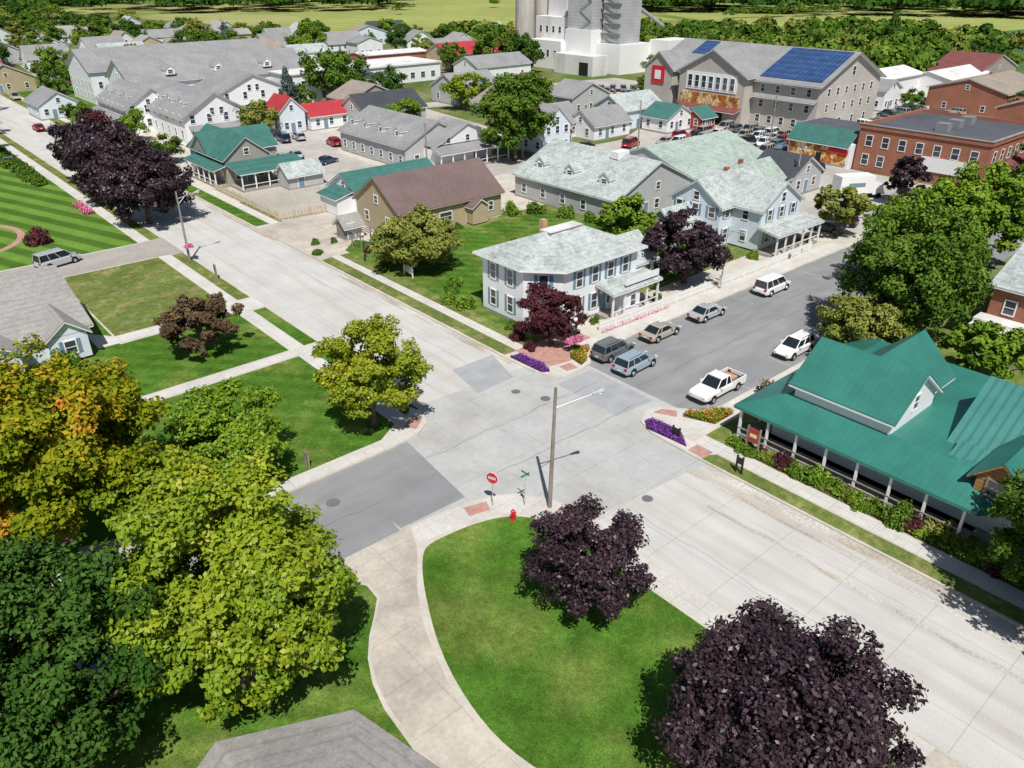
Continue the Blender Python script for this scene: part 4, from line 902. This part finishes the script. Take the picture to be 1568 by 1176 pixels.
# ============================================================ TREES
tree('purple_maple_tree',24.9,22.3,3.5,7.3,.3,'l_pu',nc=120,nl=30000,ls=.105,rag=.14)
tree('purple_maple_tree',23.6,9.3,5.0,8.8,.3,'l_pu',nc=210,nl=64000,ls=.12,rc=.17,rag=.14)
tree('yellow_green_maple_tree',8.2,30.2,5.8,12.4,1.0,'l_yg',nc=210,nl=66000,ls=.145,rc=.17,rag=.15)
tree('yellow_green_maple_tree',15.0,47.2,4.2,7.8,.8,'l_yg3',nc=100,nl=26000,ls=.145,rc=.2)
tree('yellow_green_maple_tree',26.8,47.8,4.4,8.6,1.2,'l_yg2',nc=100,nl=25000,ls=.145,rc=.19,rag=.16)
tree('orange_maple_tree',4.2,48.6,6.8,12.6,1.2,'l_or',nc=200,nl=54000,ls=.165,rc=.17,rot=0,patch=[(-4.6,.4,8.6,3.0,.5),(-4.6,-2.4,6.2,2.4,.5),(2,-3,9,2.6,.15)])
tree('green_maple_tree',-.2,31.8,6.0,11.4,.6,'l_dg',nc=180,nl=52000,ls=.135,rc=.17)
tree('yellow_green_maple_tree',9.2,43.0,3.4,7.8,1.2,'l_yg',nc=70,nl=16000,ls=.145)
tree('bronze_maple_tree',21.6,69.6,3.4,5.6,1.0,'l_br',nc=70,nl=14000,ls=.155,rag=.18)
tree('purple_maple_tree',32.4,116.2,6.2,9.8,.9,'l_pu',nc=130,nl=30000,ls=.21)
tree('purple_maple_tree',33.4,130.5,6.4,10.2,1.0,'l_pu',nc=120,nl=26000,ls=.23); tree('purple_maple_tree',34,145,6.4,10.4,1.0,'l_pu',nc=100,nl=20000,ls=.25)
tree('maroon_plum_tree',48.0,49.4,3.2,5.8,.6,'l_ma',nc=70,nl=16000,ls=.13)
tree('olive_tree',50.3,75.2,5.4,7.0,.3,'l_ol',nc=130,nl=26000,ls=.175,rag=.2)
tree('purple_maple_tree',70.9,51.2,4.6,7.8,.7,'l_pu',nc=90,nl=18000,ls=.2,rag=.2)
tree('green_maple_tree',73.5,62.5,4.2,7.6,.7,'l_lg',nc=70,nl=14000,ls=.21)
tree('green_oak_tree',97.5,111.5,6.8,16.0,1.2,'l_g',nc=130,nl=26000,ls=.27)
tree('purple_maple_tree',122.5,50.0,3.2,7.6,1.0,'l_pu',nc=50,nl=7000,ls=.25)
tree('green_honeylocust_tree',72.5,26.6,6.9,14.0,1.8,'l_g',nc=160,nl=36000,ls=.185,rc=.17,rag=.24)
tree('green_honeylocust_tree',86,31.8,6.0,12.8,1.8,'l_lg',nc=140,nl=28000,ls=.205,rc=.18,rag=.24)
tree('green_honeylocust_tree',104,33,6.2,12,1.8,'l_lg',nc=100,nl=18000,ls=.25,rag=.25); tree('green_maple_tree',122,30,6,12,2,'l_g',nc=90,nl=12000,ls=.28)
tree('ochre_locust_tree',67.0,27.9,4.2,6.6,1.0,'l_ol',nc=90,nl=17000,ls=.165,rag=.22)
tree('green_honeylocust_tree',70,18.6,3.6,6.2,1.2,'l_lg',nc=60,nl=11000,ls=.175,rag=.25)
tree('green_maple_tree',45.2,5.0,4.6,9.0,.8,'l_g',nc=110,nl=30000,ls=.13,rc=.18)
tree('green_maple_tree',43.1,0.9,6.3,13,2.5,'l_g',nc=110,nl=22000,ls=.17,rc=.18)
tree('olive_locust_tree',100.5,48.6,3.6,6.8,1.2,'l_ol',nc=60,nl=9000,ls=.22,rc=.18,rag=.3); tree('green_maple_tree',113,43.0,3.2,6,1.2,'l_g',nc=50,nl=6000,ls=.25)
tree('green_maple_tree',80,-4,6,12,2,'l_g',nc=90,nl=12000,ls=.26); tree('green_maple_tree',58,-3,6,12,2,'l_dg',nc=90,nl=12000,ls=.26)
for x,y,R,Hh,m in[(71.3,163,4.6,8.5,'l_ol'),(105,192,6.5,14,'l_g'),(112,198,6,12,'l_g'),(98,148,4,7,'l_lg'),(126,163,5,9,'l_yg'),(134,160,5,8,'l_g'),(140,152,5,8,'l_ol'),(120,136,6.5,12,'l_g'),(128,140,5,10,'l_g'),(48,152,3.2,5.5,'l_g'),(43.8,158,2.6,5,'l_lg'),(50,176,3.2,6.5,'l_lg'),(46,188,3.4,6,'l_ma'),(46,200,3.4,6,'l_g'),
  (20,175,5,9,'l_g'),(12,168,5,8,'l_g'),(22,186,5,9,'l_g'),(16,196,5,9,'l_g'),(26,205,5,9,'l_g'),(20,216,5,9,'l_dg'),(18,160,3,5,'l_g'),(170,140,4,8,'l_g'),(196,46,6,9,'l_ol'),(175,44,6,9,'l_g'),(150,38,6,10,'l_g'),(160,34,7,11,'l_g'),(186,38,7,11,'l_g'),(140,27,6,12,'l_g'),(178,214,7,14,'l_g'),(186,206,6,12,'l_dg'),(196,222,6,12,'l_g'),(170,226,5,10,'l_g'),(232,66,5,8,'l_g'),(212,90,3,5,'l_g'),(215,62,5,8,'l_g'),(112,208,5,10,'l_g'),(118,186,5,9,'l_dg'),(90,182,4,8,'l_g'),(56,258,5,9,'l_g'),(70,262,5,10,'l_dg'),(86,260,5,9,'l_g'),(100,262,5,10,'l_g'),(34,240,4,8,'l_g'),(34,258,5,9,'l_g')]:
    bgtree('deciduous_tree',x,y,R,Hh,m)
for x,y,h in((85,176,11),(252,262,15),(290,135,18),(150,116,6),(136,330,12)): bgtree('spruce_tree',x,y,h*.26,h,'l_sp' if h<13 else 'l_dg',cone=.85)
def clear(x,y):
    if 40<x<112 and 160<y<256: return False
    if 30<x<112 and 268<y<346 and rng.random()<.7: return False
    if 110<x<176 and 205<y<272: return False
    if 168<x<205 and 228<y<245: return False
    if 190<x<245 and 172<y<256: return False
    if x<165 and y<215: return False
    if 158<x<300 and 50<y<112: return False
    if 155<x<200 and 80<y<215: return False
    if 30<x<52 and y<440: return False
    for hx,hy in fh:
        if abs(x-hx)<11 and abs(y-hy)<10: return False
    return True
k=0
while k<340:
    x=rng.uniform(-60,330); y=rng.uniform(100,620)
    if x+y<230 or not clear(x,y): continue
    if x<112 and y<262 and x>30: continue
    if x>195 and y>350-.5*(x-200): continue
    if x>170 and y>400: continue
    if x>130 and y>520-(x-130)*2: continue
    if y<330 and rng.random()<.35: continue
    R=rng.uniform(3.4,6.8); bgtree('deciduous_tree',x,y,R,R*rng.uniform(1.4,1.9),rng.choice(('l_g','l_g','l_dg','l_lg','l_dg','l_ol'))); k+=1
def woods(name,pts,mat,Rr=(5,8),Hr=(9,13),n=420):
    Vs=[];Fs=[];Ts=[];o_=0
    for (x,y) in pts:
        R=rng.uniform(*Rr); Hh=rng.uniform(*Hr)
        nc=14; d=nr.normal(size=(nc,3)); d/=np.linalg.norm(d,axis=1,keepdims=True); d[:,2]=np.abs(d[:,2])*1.1-.2
        C=d*nr.uniform(.35,.8,nc)[:,None]; ct=nr.uniform(0,1,nc); idx=nr.integers(0,nc,n)
        o1=nr.normal(size=(n,3)); o1/=np.linalg.norm(o1,axis=1,keepdims=True); o1[:,2]=np.abs(o1[:,2])*.9-.1
        Pp=(C[idx]+o1*.36)*np.array([R,R,Hh*.5])+np.array([x,y,Hh*.48])
        nn=o1+nr.normal(size=(n,3))*.3; nn/=np.linalg.norm(nn,axis=1,keepdims=True)
        V,F,T=quads(Pp,nn,R*.14,np.clip(ct[idx]*.5+nr.uniform(0,.3,n)+rng.uniform(-.15,.3),0,1)); Vs.append(V);Fs.append(F+o_);Ts.append(T);o_+=len(V)
    ob=bpy.data.objects.new(name,leafmesh(name,np.vstack(Vs),np.vstack(Fs),np.concatenate(Ts),mat)); COL.objects.link(ob)
pts=[];pts2=[]
while len(pts)<270:
    x=rng.uniform(200,360); y=rng.uniform(112,320)
    if x<245 and 168<y<260: continue
    if x<215 and y>120: continue
    if x*.656+y*.755>368: continue
    (pts if rng.random()<.75 else pts2).append((x,y))
woods('woodland',pts,'l_g',(5,8.5),(9,14)); woods('woodland',pts2,'l_ol',(5,8),(9,13))
pts=[]
for _ in range(520):
    th_=math.radians(rng.uniform(6,41)); D=rng.uniform(640,860); pts.append((D*math.cos(th_),D*math.sin(th_)))
woods('distant_woods',pts,'l_dg',(10,16),(13,18),260)
pts=[(470+i*7,330-i*2+rng.uniform(-4,4)) for i in range(14)]+[(rng.uniform(300,560),rng.uniform(360,560)) for _ in range(6)]
woods('tree_line',pts,'l_g',(4,6),(6,9),260)
pts=[]
for _ in range(260):
    th_=math.radians(rng.uniform(56,90)); D=rng.uniform(660,860); pts.append((D*math.cos(th_),D*math.sin(th_)))
woods('distant_woods',pts,'l_dg',(10,16),(13,18),260)
# ============================================================ SHRUBS
for i in range(34):
    x=46.2+rng.uniform(-.3,.7); y=5.5+i*.65; shrub('garden_shrub',x,y,rng.uniform(.4,1.0),rng.uniform(.5,1.5),rng.choice(('l_lg','l_lg','l_g','l_ol','l_ma','l_lg')))
shrub('ornamental_grass',47.2,12.2,1.2,1.7,'l_ol'); shrub('maroon_shrub',46.4,23.0,.9,1.5,'l_ma'); shrub('green_shrub',46.6,20.6,1.3,1.7,'l_lg'); shrub('maroon_shrub',54.8,29.3,1.5,2.0,'l_br'); shrub('green_shrub',52.5,28.9,.8,1,'l_g'); shrub('green_shrub',46.4,14.5,1.3,2.2,'l_g')
for x,y,r,h,m in[(47.5,62,1.4,1.7,'l_lg'),(46.8,64.5,1.3,1.6,'l_lg'),(48.5,66.5,1.2,1.4,'l_g'),(50,68,1.4,1.5,'l_lg'),(53,65,1.3,1.2,'l_g'),(46.4,52.5,1.2,1.2,'l_ma'),(45.6,49.9,.9,1.1,'l_ma'),(47.4,54.8,.9,1.1,'l_g'),(55,50.2,.8,.9,'l_g'),(64.5,50,.9,1,'l_g'),
  (46.8,77.5,1,1.2,'l_g'),(48.5,80,1.2,1.3,'l_ol'),(52,83,1.2,1.3,'l_g'),(57,85,.7,.9,'l_g'),(60,85,.8,1,'l_g'),(64,85,.8,1,'l_g'),(74,85,1.6,2.6,'l_lg'),(77,83,1.8,2.4,'l_g'),(79,79,1.5,2.5,'l_lg'),(80,75,1.2,2,'l_g'),(79,70,1.4,1.8,'l_g'),(49,84.5,.8,1,'l_ma'),(52.6,88.6,.8,1,'l_lg'),(47.6,91,.7,.9,'l_g'),(60,72,1,1,'l_lg'),(64,66,1.2,1.4,'l_g'),(68,62,1.2,1.6,'l_lg'),(66,75,.9,.9,'l_g'),
  (10.7,74.2,1.9,2.6,'l_lg'),(18,116,2.0,2.5,'l_ma'),(3,72.6,1.6,1.8,'l_g'),(43.9,88,1,1,'l_g'),(45.4,92,.8,1,'l_g'),(88,48.2,.8,.9,'l_g'),(91,48.2,.8,.9,'l_g'),(94.5,50,1.2,1.3,'l_g'),(84.5,51,1.1,1.4,'l_lg'),(82,54,1.3,1.6,'l_g'),(79,57,1.6,2.6,'l_g'),(12.0,20,.45,.7,'l_g'),(12.0,18.2,.4,.8,'l_lg'),(11.5,22.3,.45,.6,'l_g'),(12.1,16.8,.4,.5,'l_g')]:
    shrub('garden_shrub',x,y,r,h,m)
for i in range(18): shrub('hedge_shrub',25.6,150+i*4.2,1.9,2.3,'l_g')
# ============================================================ LIGHT, SKY, CAMERA
el=math.radians(56); hx,hy=.55,.835
d=Vector((hx*math.cos(el),hy*math.cos(el),-math.sin(el)))
L=bpy.data.lights.new('sun','SUN'); L.energy=5.0; L.angle=math.radians(.5); L.color=(1,.965,.91)
lo=bpy.data.objects.new('sun',L); COL.objects.link(lo); lo.rotation_euler=(-d).to_track_quat('Z','Y').to_euler(); lo.location=(0,0,80)
w=bpy.data.worlds.new('World'); sc.world=w; w.use_nodes=True; nt=w.node_tree
sky=nt.nodes.new('ShaderNodeTexSky'); sky.sky_type='NISHITA'; sky.sun_disc=False; sky.sun_elevation=el; sky.sun_rotation=math.atan2(-hx,-hy)
nt.links.new(sky.outputs[0],nt.nodes['Background'].inputs[0]); nt.nodes['Background'].inputs[1].default_value=.07
cam=bpy.data.cameras.new('camera'); cam.lens=36*1193/1568; cam.sensor_width=36; cam.clip_end=12000; cam.clip_start=.5
co=bpy.data.objects.new('camera',cam); COL.objects.link(co); co.location=(0,0,33); co.rotation_euler=(math.radians(61.5),0,math.radians(-41)); sc.camera=co
